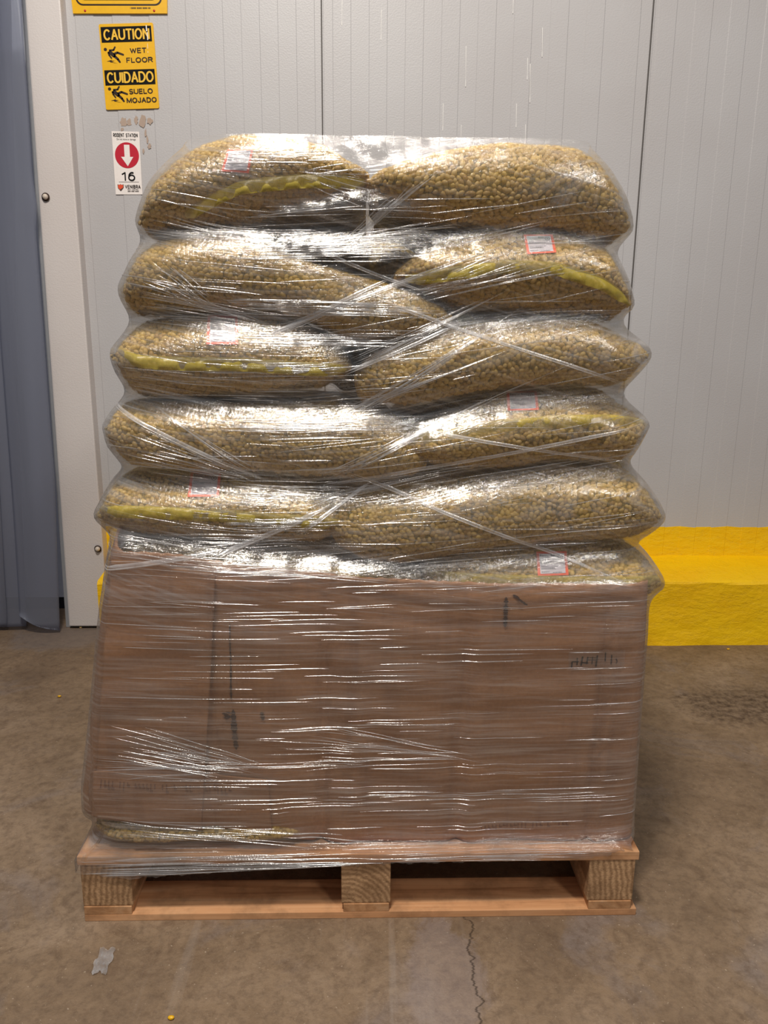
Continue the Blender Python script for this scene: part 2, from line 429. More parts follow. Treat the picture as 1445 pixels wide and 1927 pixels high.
# ------------------------------------------------------------------ text and flat marks
def text_mesh(body, bold=0.0):
    c = bpy.data.curves.new('t', 'FONT'); c.body = body; c.resolution_u = 3; c.offset = bold
    c.align_x = 'LEFT'
    o = bpy.data.objects.new('t', c); COL.objects.link(o); bpy.context.view_layer.update()
    me = bpy.data.meshes.new_from_object(o)
    V = np.array([v.co[:] for v in me.vertices]); F = [tuple(p.vertices) for p in me.polygons]
    bpy.data.objects.remove(o); bpy.data.curves.remove(c); bpy.data.meshes.remove(me)
    V[:, 0] -= V[:, 0].min(); V[:, 1] -= V[:, 1].min()
    wd, ht = V[:, 0].max(), V[:, 1].max()
    return V[:, :2]/np.array([wd, ht]), F
def quad_wall(c4, Y):
    """c4 pixel corners TL,TR,BR,BL -> mapper(u,v,off), v down"""
    P4 = [onY(px, py, Y) for px, py in c4]
    def f(u, v, off):
        p = P4[0]*(1-u)*(1-v)+P4[1]*u*(1-v)+P4[2]*u*v+P4[3]*(1-u)*v
        return (p[0], p[1]-off, p[2])
    return f
def poly_on(name, f, polys, off, mat, parent):
    V, F = [], []
    for pl in polys:
        b = len(V); V += [f(u, v, off) for u, v in pl]; F.append(tuple(range(b, b+len(pl))))
    o = mk(name, V, F, mat, parent, smooth=False)
    return o
def rect(u0, v0, u1, v1): return [(u0, v1), (u1, v1), (u1, v0), (u0, v0)]
def rrect(u0, v0, u1, v1, ru, rv, n=6):
    pts = []
    for cx, cy_, a0 in ((u1-ru, v1-rv, 0), (u1-ru, v0+rv, 1), (u0+ru, v0+rv, 2), (u0+ru, v1-rv, 3)):
        for k in range(n+1):
            a = pi/2*(1-a0)-pi/2*k/n
            pts.append((cx+ru*cos(a), cy_+rv*sin(a)))
    return pts
def text_on(f, body, u0, v0, u1, v1, off, mat, parent, name='lettering', bold=0.0):
    uv, F = text_mesh(body, bold)
    V = [f(u0+(u1-u0)*a, v1-(v1-v0)*b, off) for a, b in uv]
    return mk(name, V, F, mat, parent, smooth=False)
def arc(cx, cy_, rx, ry, a0, a1, n=10):
    return [(cx+rx*cos(radians(a0+(a1-a0)*i/n)), cy_-ry*sin(radians(a0+(a1-a0)*i/n))) for i in range(n+1)]
GLY = {  # strokes in a unit box, y down, with advance width
 'A': (.8, [[(0, 1), (.5, 0), (1, 1)], [(.2, .66), (.8, .66)]]), 'B': (.7, [[(0, 0), (0, 1), (.6, 1)]+arc(.6, .74, .4, .26, -90, 90)+[(0, .48)], [(0, 0), (.55, 0)]+arc(.55, .24, .35, .24, 90, -90)]),
 'C': (.8, [arc(.52, .5, .52, .5, 45, 315, 16)]), 'D': (.78, [[(0, 0), (0, 1), (.4, 1)]+arc(.4, .5, .6, .5, -90, 90, 12)+[(0, 0)]]),
 'E': (.62, [[(1, 0), (0, 0), (0, 1), (1, 1)], [(0, .48), (.9, .48)]]), 'F': (.6, [[(1, 0), (0, 0), (0, 1)], [(0, .48), (.85, .48)]]),
 'I': (.02, [[(0, 0), (0, 1)]]), 'J': (.5, [[(1, 0), (1, .68)]+arc(.5, .70, .5, .30, 0, -180)]), 'L': (.58, [[(0, 0), (0, 1), (1, 1)]]),
 'M': (.92, [[(0, 1), (0, 0), (.5, .95), (1, 0), (1, 1)]]), 'N': (.78, [[(0, 1), (0, 0), (1, 1), (1, 0)]]), 'O': (.88, [arc(.5, .5, .5, .5, 0, 360, 22)]),
 'P': (.68, [[(0, 1), (0, 0), (.55, 0)]+arc(.55, .27, .45, .27, 90, -90)+[(0, .54)]]), 'R': (.74, [[(0, 1), (0, 0), (.55, 0)]+arc(.55, .26, .42, .26, 90, -90)+[(0, .52)], [(.55, .52), (1, 1)]]),
 'S': (.68, [arc(.5, .26, .46, .26, 30, 270, 12)+arc(.5, .75, .5, .25, 90, -150, 12)]), 'T': (.72, [[(0, 0), (1, 0)], [(.5, 0), (.5, 1)]]),
 'U': (.76, [[(0, 0), (0, .62)]+arc(.5, .64, .5, .36, 180, 360, 12)+[(1, 0)]]), 'V': (.78, [[(0, 0), (.5, 1), (1, 0)]]), 'W': (1.1, [[(0, 0), (.25, 1), (.5, .1), (.75, 1), (1, 0)]]),
 '1': (.34, [[(0, .22), (1, 0), (1, 1)]]), '6': (.68, [arc(.5, .66, .5, .34, 0, 360, 18), [(.03, .62)]+arc(.62, .55, .58, .55, 165, 70, 8)])}
def strokes_on(f, body, u0, v0, u1, v1, off, mat, parent, asp, wt=.16, sp=.30, name='lettering'):
    """asp = sign width / sign height; wt = stroke weight as a share of the letter height"""
    adv = [(.45 if ch == ' ' else GLY[ch][0]) for ch in body]
    H = v1-v0; tot = sum(adv)+sp*(len(body)-1); k = (u1-u0)/tot; x = 0; V, F = [], []
    hw_ = wt*H/2; y0_, y1_ = v0+hw_, v1-hw_
    for ch, a in zip(body, adv):
        if ch != ' ':
            for st in GLY[ch][1]:
                P = [(u0+(x+a*p[0])*k, y0_+(y1_-y0_)*p[1]) for p in st]
                for i in range(len(P)-1):
                    dx, dy = (P[i+1][0]-P[i][0])*asp, P[i+1][1]-P[i][1]; L = math.hypot(dx, dy) or 1; ex, ey = dx/L*hw_*.55, dy/L*hw_*.55; nx_, ny_ = -dy/L*hw_, dx/L*hw_
                    b = len(V)
                    for (px_, py_), sg, en in ((P[i], 1, -1), (P[i+1], 1, 1), (P[i+1], -1, 1), (P[i], -1, -1)):
                        V.append(f(px_+(nx_*sg+ex*en)/asp, py_+ny_*sg+ey*en, off+.00007*(len(F) % 29)))
                    F.append((b, b+1, b+2, b+3))
        x += a+sp
    return mk(name, V, F, mat, parent, smooth=False)
def slab(name, f, poly, t0, t1, mat, parent):
    n = len(poly); V = [f(u, v, t1) for u, v in poly]+[f(u, v, t0) for u, v in poly]
    F = [tuple(range(n)), tuple(range(2*n-1, n-1, -1))]+[(i, i+n, (i+1) % n+n, (i+1) % n) for i in range(n)]
    return mk(name, V, F, mat, parent, smooth=False)

# caution sign
f = quad_wall([(186, 46), (288, 43), (300, 204), (200, 207)], WY-.004)
e = empty('caution_sign', tuple(f(.5, 1, 0)), 'yellow and black wet floor caution sign in English and Spanish on the wall', 'sign')
e_ = slab('sign_panel', f, rrect(0, 0, 1, 1, .03, .02), -.002, .003, M_signy, e)
poly_on('header_bar', f, [rect(.03, .035, .96, .215)], .0036, M_black, e)
poly_on('header_bar', f, [rect(.03, .535, .965, .715)], .0036, M_black, e)
strokes_on(f, 'CAUTION', .09, .062, .91, .192, .0042, M_signtext, e, 0.635, 0.155, 0.3)
strokes_on(f, 'CUIDADO', .085, .560, .925, .692, .0042, M_signtext, e, 0.635, 0.155, 0.3)
strokes_on(f, 'WET', .545, .285, .835, .347, .0036, M_brown, e, 0.635, 0.19, 0.32)
strokes_on(f, 'FLOOR', .465, .395, .94, .457, .0036, M_brown, e, 0.635, 0.19, 0.32)
strokes_on(f, 'SUELO', .47, .762, .895, .825, .0036, M_brown, e, 0.635, 0.19, 0.32)
strokes_on(f, 'MOJADO', .41, .866, .955, .930, .0036, M_brown, e, 0.635, 0.19, 0.32)
def seg(p, q, w0, w1, asp=.62):
    dx, dy = (q[0]-p[0]), (q[1]-p[1])*1/asp; L = math.hypot(dx, dy) or 1; nx_, ny_ = -dy/L, dx/L
    pts = [(p[0]+nx_*w0, p[1]+ny_*w0*asp), (q[0]+nx_*w1, q[1]+ny_*w1*asp)]
    for k in range(1, 5):
        a = pi*k/5; c_, s_ = cos(a), sin(a)
        pts.append((q[0]+(nx_*c_+dx/L*s_)*w1, q[1]+(ny_*c_+dy/L*s_)*w1*asp))
    pts += [(q[0]-nx_*w1, q[1]-ny_*w1*asp), (p[0]-nx_*w0, p[1]-ny_*w0*asp)]
    return pts
def stickman(f, ox, oy, parent):
    polys = []
    hc = (.085+ox, .065+oy)
    polys.append([(hc[0]+.03*cos(a), hc[1]+.019*sin(a)) for a in np.linspace(0, 2*pi, 15)[:-1]])
    def L(a, b, w0, w1): polys.append(seg((a[0]+ox, a[1]+oy), (b[0]+ox, b[1]+oy), w0, w1))
    L((.145, .088), (.235, .140), .034, .034)
    L((.15, .078), (.235, .075), .018, .016); L((.235, .075), (.265, .042), .016, .015)
    L((.135, .095), (.145, .130), .018, .015); L((.145, .130), (.185, .168), .015, .013)
    L((.23, .125), (.30, .105), .022, .020); L((.30, .105), (.405, .132), .020, .018)
    L((.235, .140), (.300, .180), .026, .022); L((.300, .180), (.335, .216), .021, .017)
    polys.append([(.09+ox, .205+oy), (.20+ox, .185+oy), (.17+ox, .198+oy), (.24+ox, .200+oy), (.18+ox, .212+oy), (.30+ox, .232+oy), (.15+ox, .214+oy), (.16+ox, .206+oy)])
    poly_on('slipping_figure', f, polys, .0038, M_brown, parent)
stickman(f, 0, .228, e); stickman(f, .015, .690, e)
poly_on('wear_scratch', f, [rect(.865, .03+.0*k, .885, .10) for k in range(1)]+[rect(.875, .11, .892, .20), rect(.87, .24, .876, .30), rect(.868, .33, .874, .35)], .0048, M_drip, e)
# top sign
f = quad_wall([(120, -130), (314, -128), (315, 26), (138, 26)], WY-.006)
e = empty('warning_sign', tuple(f(.5, 1, 0)), 'yellow sign with black rounded panel, cut off by the top of the photo', 'sign')
slab('sign_panel', f, rect(0, 0, 1, 1), -.004, .004, M_signy, e)
poly_on('sign_border', f, [rrect(.045, .05, .945, .905, .07, .09)], .0045, M_brown, e)
poly_on('sign_border_inner', f, [rrect(.06, .065, .93, .885, .06, .08)], .0050, M_signy, e)
poly_on('sign_face', f, [rrect(.09, .09, .895, .840, .05, .07)], .0055, M_black, e)
poly_on('small_print', f, [rect(.61+.012*k, .925, .61+.012*k+(.009 if k % 5 else .004), .945) for k in range(18)], .0045, M_brown, e)
for px in (160, 290):
    q = onY(px, 20, WY-.011)
    bm = bmesh.new(); bmesh.ops.create_uvsphere(bm, u_segments=10, v_segments=6, radius=.004)
    for v in bm.verts: v.co = Vector((q[0]+v.co.x, q[1]+v.co.y*.5, q[2]+v.co.z))
    from_bm('rivet', bm, M_red, e, True)
# rodent station sign
f = quad_wall([(210, 247), (262, 248), (268, 366), (218, 366)], WY-.003)
e = empty('rodent_station_sign', tuple(f(.5, 1, 0)), 'narrow white rodent station sign with red arrow disc and number 16', 'sign')
slab('sign_panel', f, rect(0, 0, 1, 1), -.001, .001, M_signw, e)
strokes_on(f, 'RODENT STATION', .06, .03, .93, .088, .0018, M_black, e, 0.46, 0.14, 0.40)
text_on(f, 'Do not move or damage', .17, .108, .86, .146, .0018, M_black, e)
poly_on('red_disc', f, [[(.51+.44*cos(a), .375-.205*sin(a)) for a in np.linspace(0, -2*pi, 41)[:-1]]], .0018, M_red, e)
poly_on('arrow', f, [[(.42, .21), (.42, .40), (.29, .40), (.52, .55), (.74, .40), (.62, .40), (.62, .21)]], .0024, M_signw, e)
strokes_on(f, '16', .29, .640, .745, .785, .0018, M_black, e, 0.46, 0.15, 0.42)
poly_on('rule', f, [rect(.15, .799, .90, .804)], .0018, M_brown, e)
poly_on('shield', f, [[(.09, .84), (.17, .845), (.20, .832), (.23, .845), (.32, .84), (.315, .895), (.20, .95), (.10, .90)]], .0018, M_shieldd, e)
poly_on('shield_face', f, [[(.105, .85), (.20, .84), (.305, .85), (.295, .89), (.17, .925), (.115, .895)]], .0022, M_shield, e)
strokes_on(f, 'VENIBRA', .38, .848, .94, .905, .0018, M_brown, e, 0.46, 0.17, 0.42)
strokes_on(f, 'PEST CONTROL', .46, .915, .87, .932, .0018, M_brown, e, 0.46, 0.2, 0.4)
poly_on('small_print', f, [rect(.46+.035*k, .942, .46+.035*k+(.027 if k not in (3, 7) else .01), .960) for k in range(12)], .0018, M_brown, e)
# wall marks: adhesive residue and white drips (parts of the wall)
k = 0
for px, py0, py1 in ((644, 0, 48), (718, 18, 75), (834, 195, 246), (877, 87, 163), (868, 235, 275), (966, 0, 25), (1021, 52, 107), (993, 109, 150), (998, 120, 193), (972, 195, 240), (989, 234, 270), (741, 247, 275)):
    a, b = onY(px, py0, WY-.003), onY(px-1, py1, WY-.003)
    V = []; n = 10
    for i in range(n):
        s = i/(n-1); ww = .0013*(1-.5*s)+.0006*(s > .85)
        z = b[2]+(a[2]-b[2])*(1-s)
        x_ = a[0]+(b[0]-a[0])*s
        V += [(x_-ww, WY-.0025, z), (x_, WY-.0036, z), (x_+ww, WY-.0025, z)]
    o = mk('paint_drip', V, grid_faces(n, 3), M_drip, wall); o['kind'] = 'structure'
res = []
for cx_, cy2, rx_, ry_ in ((232, 230, 8, 11), (243, 231, 5, 8), (268, 228, 8, 14), (282, 228, 6, 7), (256, 226, 4, 8), (281, 276, 4, 6), (274, 250, 2, 9), (277, 262, 2, 9), (270, 285, 2, 6), (230, 243, 4, 4)):
    pl = []
    for a in np.linspace(0, -2*pi, 15)[:-1]:
        rr = random.uniform(.6, 1.15); q = onY(cx_+rx_*rr*cos(a), cy2+ry_*rr*sin(a), WY-.0030); pl.append(tuple(q))
    res.append(pl)
V, F = [], []
for pl in res: b = len(V); V += pl; F.append(tuple(range(b, b+len(pl))))
o = mk('adhesive_residue', V, F, M_resid, wall, smooth=False); o['kind'] = 'structure'

# ------------------------------------------------------------------ pallet
PZ = .162
pl_, pr_ = onZ(163, 1728, 0), onZ(1199, 1728, 0)
py0 = float((pl_[1]+pr_[1])/2); PD = 1.02
X0, X1 = float(onZ(147, 1607, PZ)[0]), float(onZ(1205, 1605, PZ)[0])
bx0, bx1 = float(pl_[0]), float(pr_[0])
pal = empty('pallet', ((X0+X1)/2, py0+PD/2, 0), 'worn pine block pallet on the concrete floor under the wrapped load', 'pallet')
zb1, zb2, zb3, zd = .017, .037, PZ-.021, PZ
bw = .110
for y in (py0, py0+(PD-.1)/2, py0+PD-.1): box('bottom_board', bx0, bx1, y, y+.105, 0, zb1, M_woodx, pal, .0015)
blx = [(X0+.004, X0+.004+.108), (float(onY(642, 1660, py0)[0]), float(onY(735, 1660, py0)[0])), (X1-.004-.104, X1-.006)]
for i, (a, b) in enumerate(blx):
    box('runner_board', a+.004 if i != 0 else bx0, b-.003, py0, py0+PD, zb1, zb2, M_woody, pal, .0015)
    for y in (py0+.002, py0+(PD-.13)/2, py0+PD-.14): box('block', a, b, y, y+.14, zb2, zb3, M_block, pal, .003)
nb2 = 8; gap = .022; wbd = (PD-gap*(nb2-1))/nb2
for i in range(nb2):
    y = py0+i*(wbd+gap)
    box('deck_board', X0+rng.uniform(-.003, .003) if i else X0, X1+(rng.uniform(-.004, .004) if i else 0), y, y+wbd, zb3, zd, M_woodx, pal, .0018)
# frayed splinters at pallet corners
# ------------------------------------------------------------------ sacks
YF = 0.05
def curve_fn(pts, Y):
    P = np.array([onY(px, py, Y) for px, py in pts]); o = np.argsort(P[:, 0]); P = P[o]
    return lambda x: np.interp(x, P[:, 0], P[:, 2])
def smooth1(a, k):
    ker = np.hanning(k+2)[1:-1]; ker /= ker.sum(); p = np.pad(a, k//2, mode='edge')
    return np.convolve(p, ker, 'valid')[:len(a)]
def fbm(p, sc, seed):
    r = np.random.default_rng(seed); out = np.zeros(len(p))
    for i in range(6):
        k = r.normal(size=3)*sc*(1+i*.55); out += np.sin(p @ k+r.uniform(0, 6.28))/(1+i*.5)
    return out/2.5
CONTACT = YF+.07
ALLP = []
def sack_shape(tl, top, tr, bot, y0, y1, pinch, seed, nx=100, nr=96):
    P_tl, P_tr = onY(*tl, y0+.045), onY(*tr, y0+.045)
    xa, xb = P_tl[0], P_tr[0]
    s = (1-np.cos(np.linspace(0, pi, nx)))/2; s = .5*s+.5*np.linspace(0, 1, nx); xs = xa+(xb-xa)*s
    def cf(pts):
        P = np.array([(onY(a, b, y0+.045)[0], onY(a, b, CONTACT)[2]) for a, b in pts]); P = P[np.argsort(P[:, 0])]
        return np.interp(xs, P[:, 0], P[:, 1])
    T = cf([tl]+top+[tr]); B = cf([tl]+bot+[tr])
    T2, B2 = smooth1(T, 7), smooth1(B, 7)
    T[3:-3], B[3:-3] = T2[3:-3], B2[3:-3]
    B = np.minimum(B, T)
    h = (T-B)/2; m = (T+B)/2
    for sg, pw, wd in ((1, 2.3, .050), (-1, 1.75, .040)):
        dd = (xs-xa) if sg == 1 else (xb-xs); k_ = dd < wd
        hi = np.interp(wd, dd[::sg], h[::sg]) if sg == 1 else np.interp(wd, dd[::-1], h[::-1])
        mi = np.interp(wd, dd[::sg], m[::sg]) if sg == 1 else np.interp(wd, dd[::-1], m[::-1])
        q_ = np.clip(dd/wd, 0, 1); pr_ = hi*(1-(1-q_)**pw)**(1/pw)
        h = np.where(k_, .75*pr_+.25*h, h)
    h = np.maximum(h, .0)
    # section loop
    w0 = .125 if pinch else .11; p0 = 1.75 if pinch else 2.2
    k = nr//2
    q = np.linspace(0, 1, k+1); d = (1-np.cos(q*pi))/2; d = .75*d+.25*q        # 0 front .. 1 back
    V = []
    sx_ = np.clip(np.minimum(s, 1-s)/.16, 0, 1)
    shr = (1-sx_)**2*.045
    for i in range(nx):
        a, b = y0+shr[i], y1-shr[i]; yy = a+(b-a)*d
        dist = np.minimum(yy-a, b-yy)
        g = (1-np.clip(1-dist/w0, 0, 1)**p0)**(1/p0)
        bow = 0
        top_ = np.stack([np.full(k+1, xs[i]), yy, m[i]+h[i]*g], 1)
        bot_ = np.stack([np.full(k+1, xs[i]), yy, m[i]-h[i]*g], 1)[::-1][1:-1]
        V.append(np.concatenate([top_, bot_]))
    V = np.array(V); nrr = V.shape[1]
    n_ = nrr
    Vf = V.reshape(-1, 3)
    zz = fbm(Vf, 16, seed)*.0042+fbm(Vf, 38, seed+5)*.0016
    Vf[:, 2] += zz; Vf[:, 1] += fbm(Vf, 14, seed+9)*.006*np.clip((y1-Vf[:, 1])/.2, 0, 1)
    # index = ring index wraps in v
    F = []
    I = np.arange(nx-1)[:, None]; J = np.arange(nrr)[None, :]; J2 = (J+1) % nrr
    F = np.stack([I*nrr+J, (I+1)*nrr+J, (I+1)*nrr+J2, I*nrr+J2], -1).reshape(-1, 4)
    return Vf, F, nx, nrr
def normals(V, F):
    a = V[F[:, 2]]-V[F[:, 0]]; b = V[F[:, 3]]-V[F[:, 1]]; n = np.cross(a, b)
    N = np.zeros_like(V)
    for i in range(4): np.add.at(N, F[:, i], n)
    L = np.linalg.norm(N, axis=1, keepdims=True); return N/np.maximum(L, 1e-12)
# half-ellipsoid bean template
def bean_tmpl():
    V, F = [], []; nu, nv = 8, 4
    V.append((0, 0, 1))
    for j in range(1, nv+1):
        ph = (pi*.62)*j/nv
        for i in range(nu): V.append((sin(ph)*cos(2*pi*i/nu), sin(ph)*sin(2*pi*i/nu), cos(ph)))
    for i in range(nu): F.append((0, 1+i, 1+(i+1) % nu))
    for j in range(nv-1):
        for i in range(nu):
            a, b = 1+j*nu+i, 1+j*nu+(i+1) % nu; c, d = a+nu, b+nu
            F.append((a, c, b)); F.append((b, c, d))
    return np.array(V), np.array(F)
BT, BF = bean_tmpl()
def scatter_beans(V, F, N, ymax, dens, r):
    A, B, C, D = (V[F[:, i]] for i in range(4))
    nf = np.cross(C-A, D-B); ar = np.linalg.norm(nf, axis=1)/2; cen = (A+B+C+D)/4
    nfn = nf/np.maximum(ar[:, None]*2, 1e-12)
    view = cen-CAM; view /= np.linalg.norm(view, axis=1, keepdims=True)
    ok = (cen[:, 1] < ymax) & (nfn[:, 2] > -.93) & ((nfn[:, 1] < .5))
    wgt = ar*ok; n = int(wgt.sum()*dens*4)
    idx = r.choice(len(F), n, p=wgt/wgt.sum())
    u, v = r.random((n, 1)), r.random((n, 1))
    P = A[idx]*(1-u)*(1-v)+B[idx]*u*(1-v)+C[idx]*u*v+D[idx]*(1-u)*v
    Nn = nfn[idx]
    # poisson-like thinning on a hash grid
    cell = .0068; keep = []; grid = {}
    R2 = .0068**2
    for i in range(n):
        p = P[i]; k = (int(p[0]//cell), int(p[1]//cell), int(p[2]//cell)); good = True
        for dx in (-1, 0, 1):
            for dy in (-1, 0, 1):
                for dz in (-1, 0, 1):
                    for q in grid.get((k[0]+dx, k[1]+dy, k[2]+dz), ()):
                        if (q[0]-p[0])**2+(q[1]-p[1])**2+(q[2]-p[2])**2 < R2: good = False; break
                    if not good: break
                if not good: break
            if not good: break
        if good: grid.setdefault(k, []).append(p); keep.append(i)
    P, Nn = P[keep], Nn[keep]; n = len(P)
    t1 = np.cross(Nn, r.normal(size=(n, 3))); t1 /= np.linalg.norm(t1, axis=1, keepdims=True)
    Nn = Nn+r.normal(size=(n, 3))*.22; Nn -= t1*np.sum(Nn*t1, 1, keepdims=True); Nn /= np.linalg.norm(Nn, axis=1, keepdims=True)
    t2 = np.cross(Nn, t1)
    sc = r.uniform(.85, 1.15, (n, 1)); a, b, c = .0069*sc, .0047*sc, .0046*sc
    cen = P+Nn*r.uniform(-.0012, .0014, (n, 1))
    W = cen[:, None]+BT[None, :, 0:1]*(t1*a)[:, None]+BT[None, :, 1:2]*(t2*b)[:, None]+BT[None, :, 2:3]*(Nn*c)[:, None]
    FF = BF[None]+(np.arange(n)*len(BT))[:, None, None]
    return W.reshape(-1, 3), FF.reshape(-1, 3)
SACKS = {}
def make_sack(key, tl, top, tr, bot, y0, y1, pinch, label, seed, seam=None, lab=None, detail=True, cut=None, group='mesh bean sacks stacked on the pallet'):
    V, F, nx, nr = sack_shape(tl, top, tr, bot, y0, y1, pinch, seed)
    base = ((V[:, 0].min()+V[:, 0].max())/2, (y0+y1)/2, V[:, 2].min())
    e = empty('bean_sack', base, label, 'sack', group)
    N = normals(V, F)
    core = V-N*.006*np.clip(np.abs(1), 0, 1)
    mk('bean_filling', core, F, M_core, e)
    arc = np.zeros(nr); R = V.reshape(nx, nr, 3)
    arc = np.concatenate([[0], np.cumsum(np.linalg.norm(np.diff(R[nx//2], axis=0), axis=1))])
    uv = np.stack([R[:, :, 0].ravel(), np.tile(arc, nx)], 1)
    mk('net', V+N*.0005, F, M_net, e, uvs={'net': uv})
    if detail:
        r = np.random.default_rng(seed)
        W, FF = scatter_beans(core, F, N, y0+.26, 13500, r)
        o = mk('beans', W, FF, M_bean, e); o['kind'] = 'stuff'
    ALLP.append(V)
    bvh = BVHTree.FromPolygons([tuple(v) for v in V+N*.0006], [tuple(f) for f in F])
    def hit(px, py):
        d = ray(px, py); h = bvh.ray_cast(Vector(CAM), Vector(d))
        return h
    SACKS[key] = (e, hit)
    if seam:
        sp_ = np.array(seam, float); n = 90
        L = np.concatenate([[0], np.cumsum(np.hypot(*np.diff(sp_, axis=0).T))]); q = np.linspace(0, L[-1], n)
        sxp, syp = smooth1(np.interp(q, L, sp_[:, 0]), 9), smooth1(np.interp(q, L, sp_[:, 1]), 9)
        rows = []
        for i in range(n):
            h = hit(sxp[i], syp[i])
            if h[0] is None: continue
            p, nn = np.array(h[0]), np.array(h[1]); wv = .0025*math.sin(i*.55)+.0015*math.sin(i*1.3)
            if nn[1] > 0: nn = -nn
            t_ = min(1, min(i, n-1-i)/10+.35)
            dn = np.array([0, -.25, -1.0])
            rows.append([p+nn*.001+np.array([0, 0, .006*t_]), p+nn*.006*t_+np.array([0, -.002, .001]), p+nn*.0085*t_+dn*.006*t_+np.array([0, wv, 0]), p+nn*.0065+dn*.014*t_+np.array([0, wv, 0]), p+nn*.0025+dn*.019*t_])
        rows = np.array(rows)
        o = mk('seam', rows.reshape(-1, 3), grid_faces(len(rows), 5, flip=True), M_seam, e); o['label'] = 'yellow folded seam strip'
    if lab:
        n = 16
        def pf(u, v, off):
            (ax, ay), (bx, by), (cx, cy2), (dx_, dy_) = lab
            px = ax*(1-u)*(1-v)+bx*u*(1-v)+cx*u*v+dx_*(1-u)*v; py = ay*(1-u)*(1-v)+by*u*(1-v)+cy2*u*v+dy_*(1-u)*v
            h = hit(px, py)
            if h[0] is None: return tuple(onY(px, py, y0))
            d = ray(px, py); d = d/np.linalg.norm(d)
            p = np.array(h[0])-d*(off+.0022)
            return tuple(p)
        G = [pf(i/n, j/n, 0) for i in range(n+1) for j in range(n+1)]
        P_ = mk('sack_label', G, grid_faces(n+1, n+1, flip=False), M_orange, e); P_['label'] = 'white label with orange border'
        m_ = .09
        G = [pf(m_+(1-2*m_)*i/n, m_+(1-2*m_)*j/n, .0006) for i in range(n+1) for j in range(n+1)]
        mk('label_face', G, grid_faces(n+1, n+1), M_white, P_)
        text_on(pf, 'Peruvian Beans', .12, .125, .68, .215, .0012, M_ink, P_, bold=.02)
        text_on(pf, 'Super Premium', .13, .23, .46, .285, .0012, M_ink, P_)
        bars = []
        for row, (u1, vv) in enumerate(((.30, .37), (.70, .42), (.48, .465), (.68, .60), (.56, .66), (.60, .705), (.40, .83), (.80, .86))):
            u = .13 if row < 7 else .50; rr = random.Random(row)
            while u < u1:
                w_ = rr.uniform(.02, .06); bars.append(rect(u, vv, min(u+w_, u1), vv+.022)); u += w_+.015
        ring = [(.78+.085*cos(a), .23-.095*sin(a)) for a in np.linspace(0, -2*pi, 25)[:-1]]; ri = [(.78+.068*cos(a), .23-.077*sin(a)) for a in np.linspace(0, -2*pi, 25)[:-1]]
        bars += [[ring[i], ring[(i+1) % 24], ri[(i+1) % 24], ri[i]] for i in range(24)]
        bars.append([(.78+.03*cos(a), .23-.03*sin(a)) for a in np.linspace(0, -2*pi, 7)[:-1]])
        poly_on('small_print', pf, bars, .0012, M_ink, P_)
    return e
y0 = YF-.02
sq = lambda x0, y0_, x1, y1_: [(x0, y0_), (x1, y0_), (x1, y1_), (x0, y1_)]
make_sack('L1a', (258, 425), [(262, 395), (280, 350), (320, 302), (370, 270), (430, 254), (500, 249), (560, 254), (610, 268), (650, 298)], (695, 338),
    [(268, 446), (330, 450), (400, 440), (450, 428), (520, 408), (600, 392), (660, 370)], y0, y0+.93, True,
    'domed mesh bean sack at top left of the load, its seam rising right', 1,
    seam=[(345, 402), (390, 375), (450, 345), (560, 333), (640, 333), (688, 338)], lab=[(428, 281), (477, 279), (468, 326), (416, 322)])
make_sack('L1b', (690, 350), [(705, 330), (760, 305), (830, 288), (900, 274), (960, 269), (1040, 272), (1090, 283), (1130, 308), (1165, 348), (1183, 392)], (1189, 432),
    [(700, 372), (760, 395), (830, 425), (900, 442), (1000, 440), (1080, 448), (1150, 460), (1178, 452)], y0, y0+.48, False,
    'smooth long mesh bean sack at top right of the load, without a label', 2)
make_sack('L2a', (226, 550), [(233, 520), (252, 480), (285, 455), (330, 446), (400, 440), (460, 446), (520, 468), (600, 498), (700, 528), (780, 548), (830, 575)], (852, 602),
    [(238, 588), (300, 592), (400, 588), (500, 590), (580, 605), (650, 640), (700, 650), (780, 640), (830, 622)], y0, y0+.48, False,
    'long mesh bean sack under the domed top left sack, sagging toward the middle', 3)
make_sack('L2b', (742, 522), [(790, 474), (850, 440), (930, 424), (1000, 422), (1080, 432), (1150, 460), (1178, 512)], (1189, 573),
    [(800, 552), (860, 582), (900, 592), (1000, 597), (1100, 602), (1170, 600)], y0, y0+.93, True,
    'mesh bean sack second from top on the right, arched seam, orange-edged label', 4,
    seam=[(760, 520), (850, 508), (950, 495), (1050, 500), (1130, 525), (1165, 548), (1185, 570)], lab=[(985, 441), (1040, 441), (1047, 475), (992, 478)])
make_sack('L3a', (212, 668), [(222, 630), (250, 604), (300, 592), (400, 586), (500, 592), (580, 612), (630, 650)], (662, 692),
    [(218, 705), (240, 746), (300, 754), (400, 750), (500, 746), (600, 735), (645, 712)], y0, y0+.93, True,
    'mesh bean sack third from top on the left, orange label above a straight seam', 5,
    seam=[(222, 655), (260, 674), (350, 678), (450, 678), (560, 686), (655, 690)], lab=[(391, 592), (447, 594), (448, 648), (388, 648)])
make_sack('L3b', (664, 712), [(700, 665), (740, 642), (850, 617), (950, 604), (1050, 600), (1120, 602), (1180, 628), (1212, 648)], (1224, 668),
    [(675, 750), (760, 768), (850, 752), (950, 737), (1050, 730), (1150, 730), (1192, 718), (1210, 692)], y0, y0+.48, False,
    'long unlabelled mesh bean sack third from top on the right, ending in a blunt tip', 6)
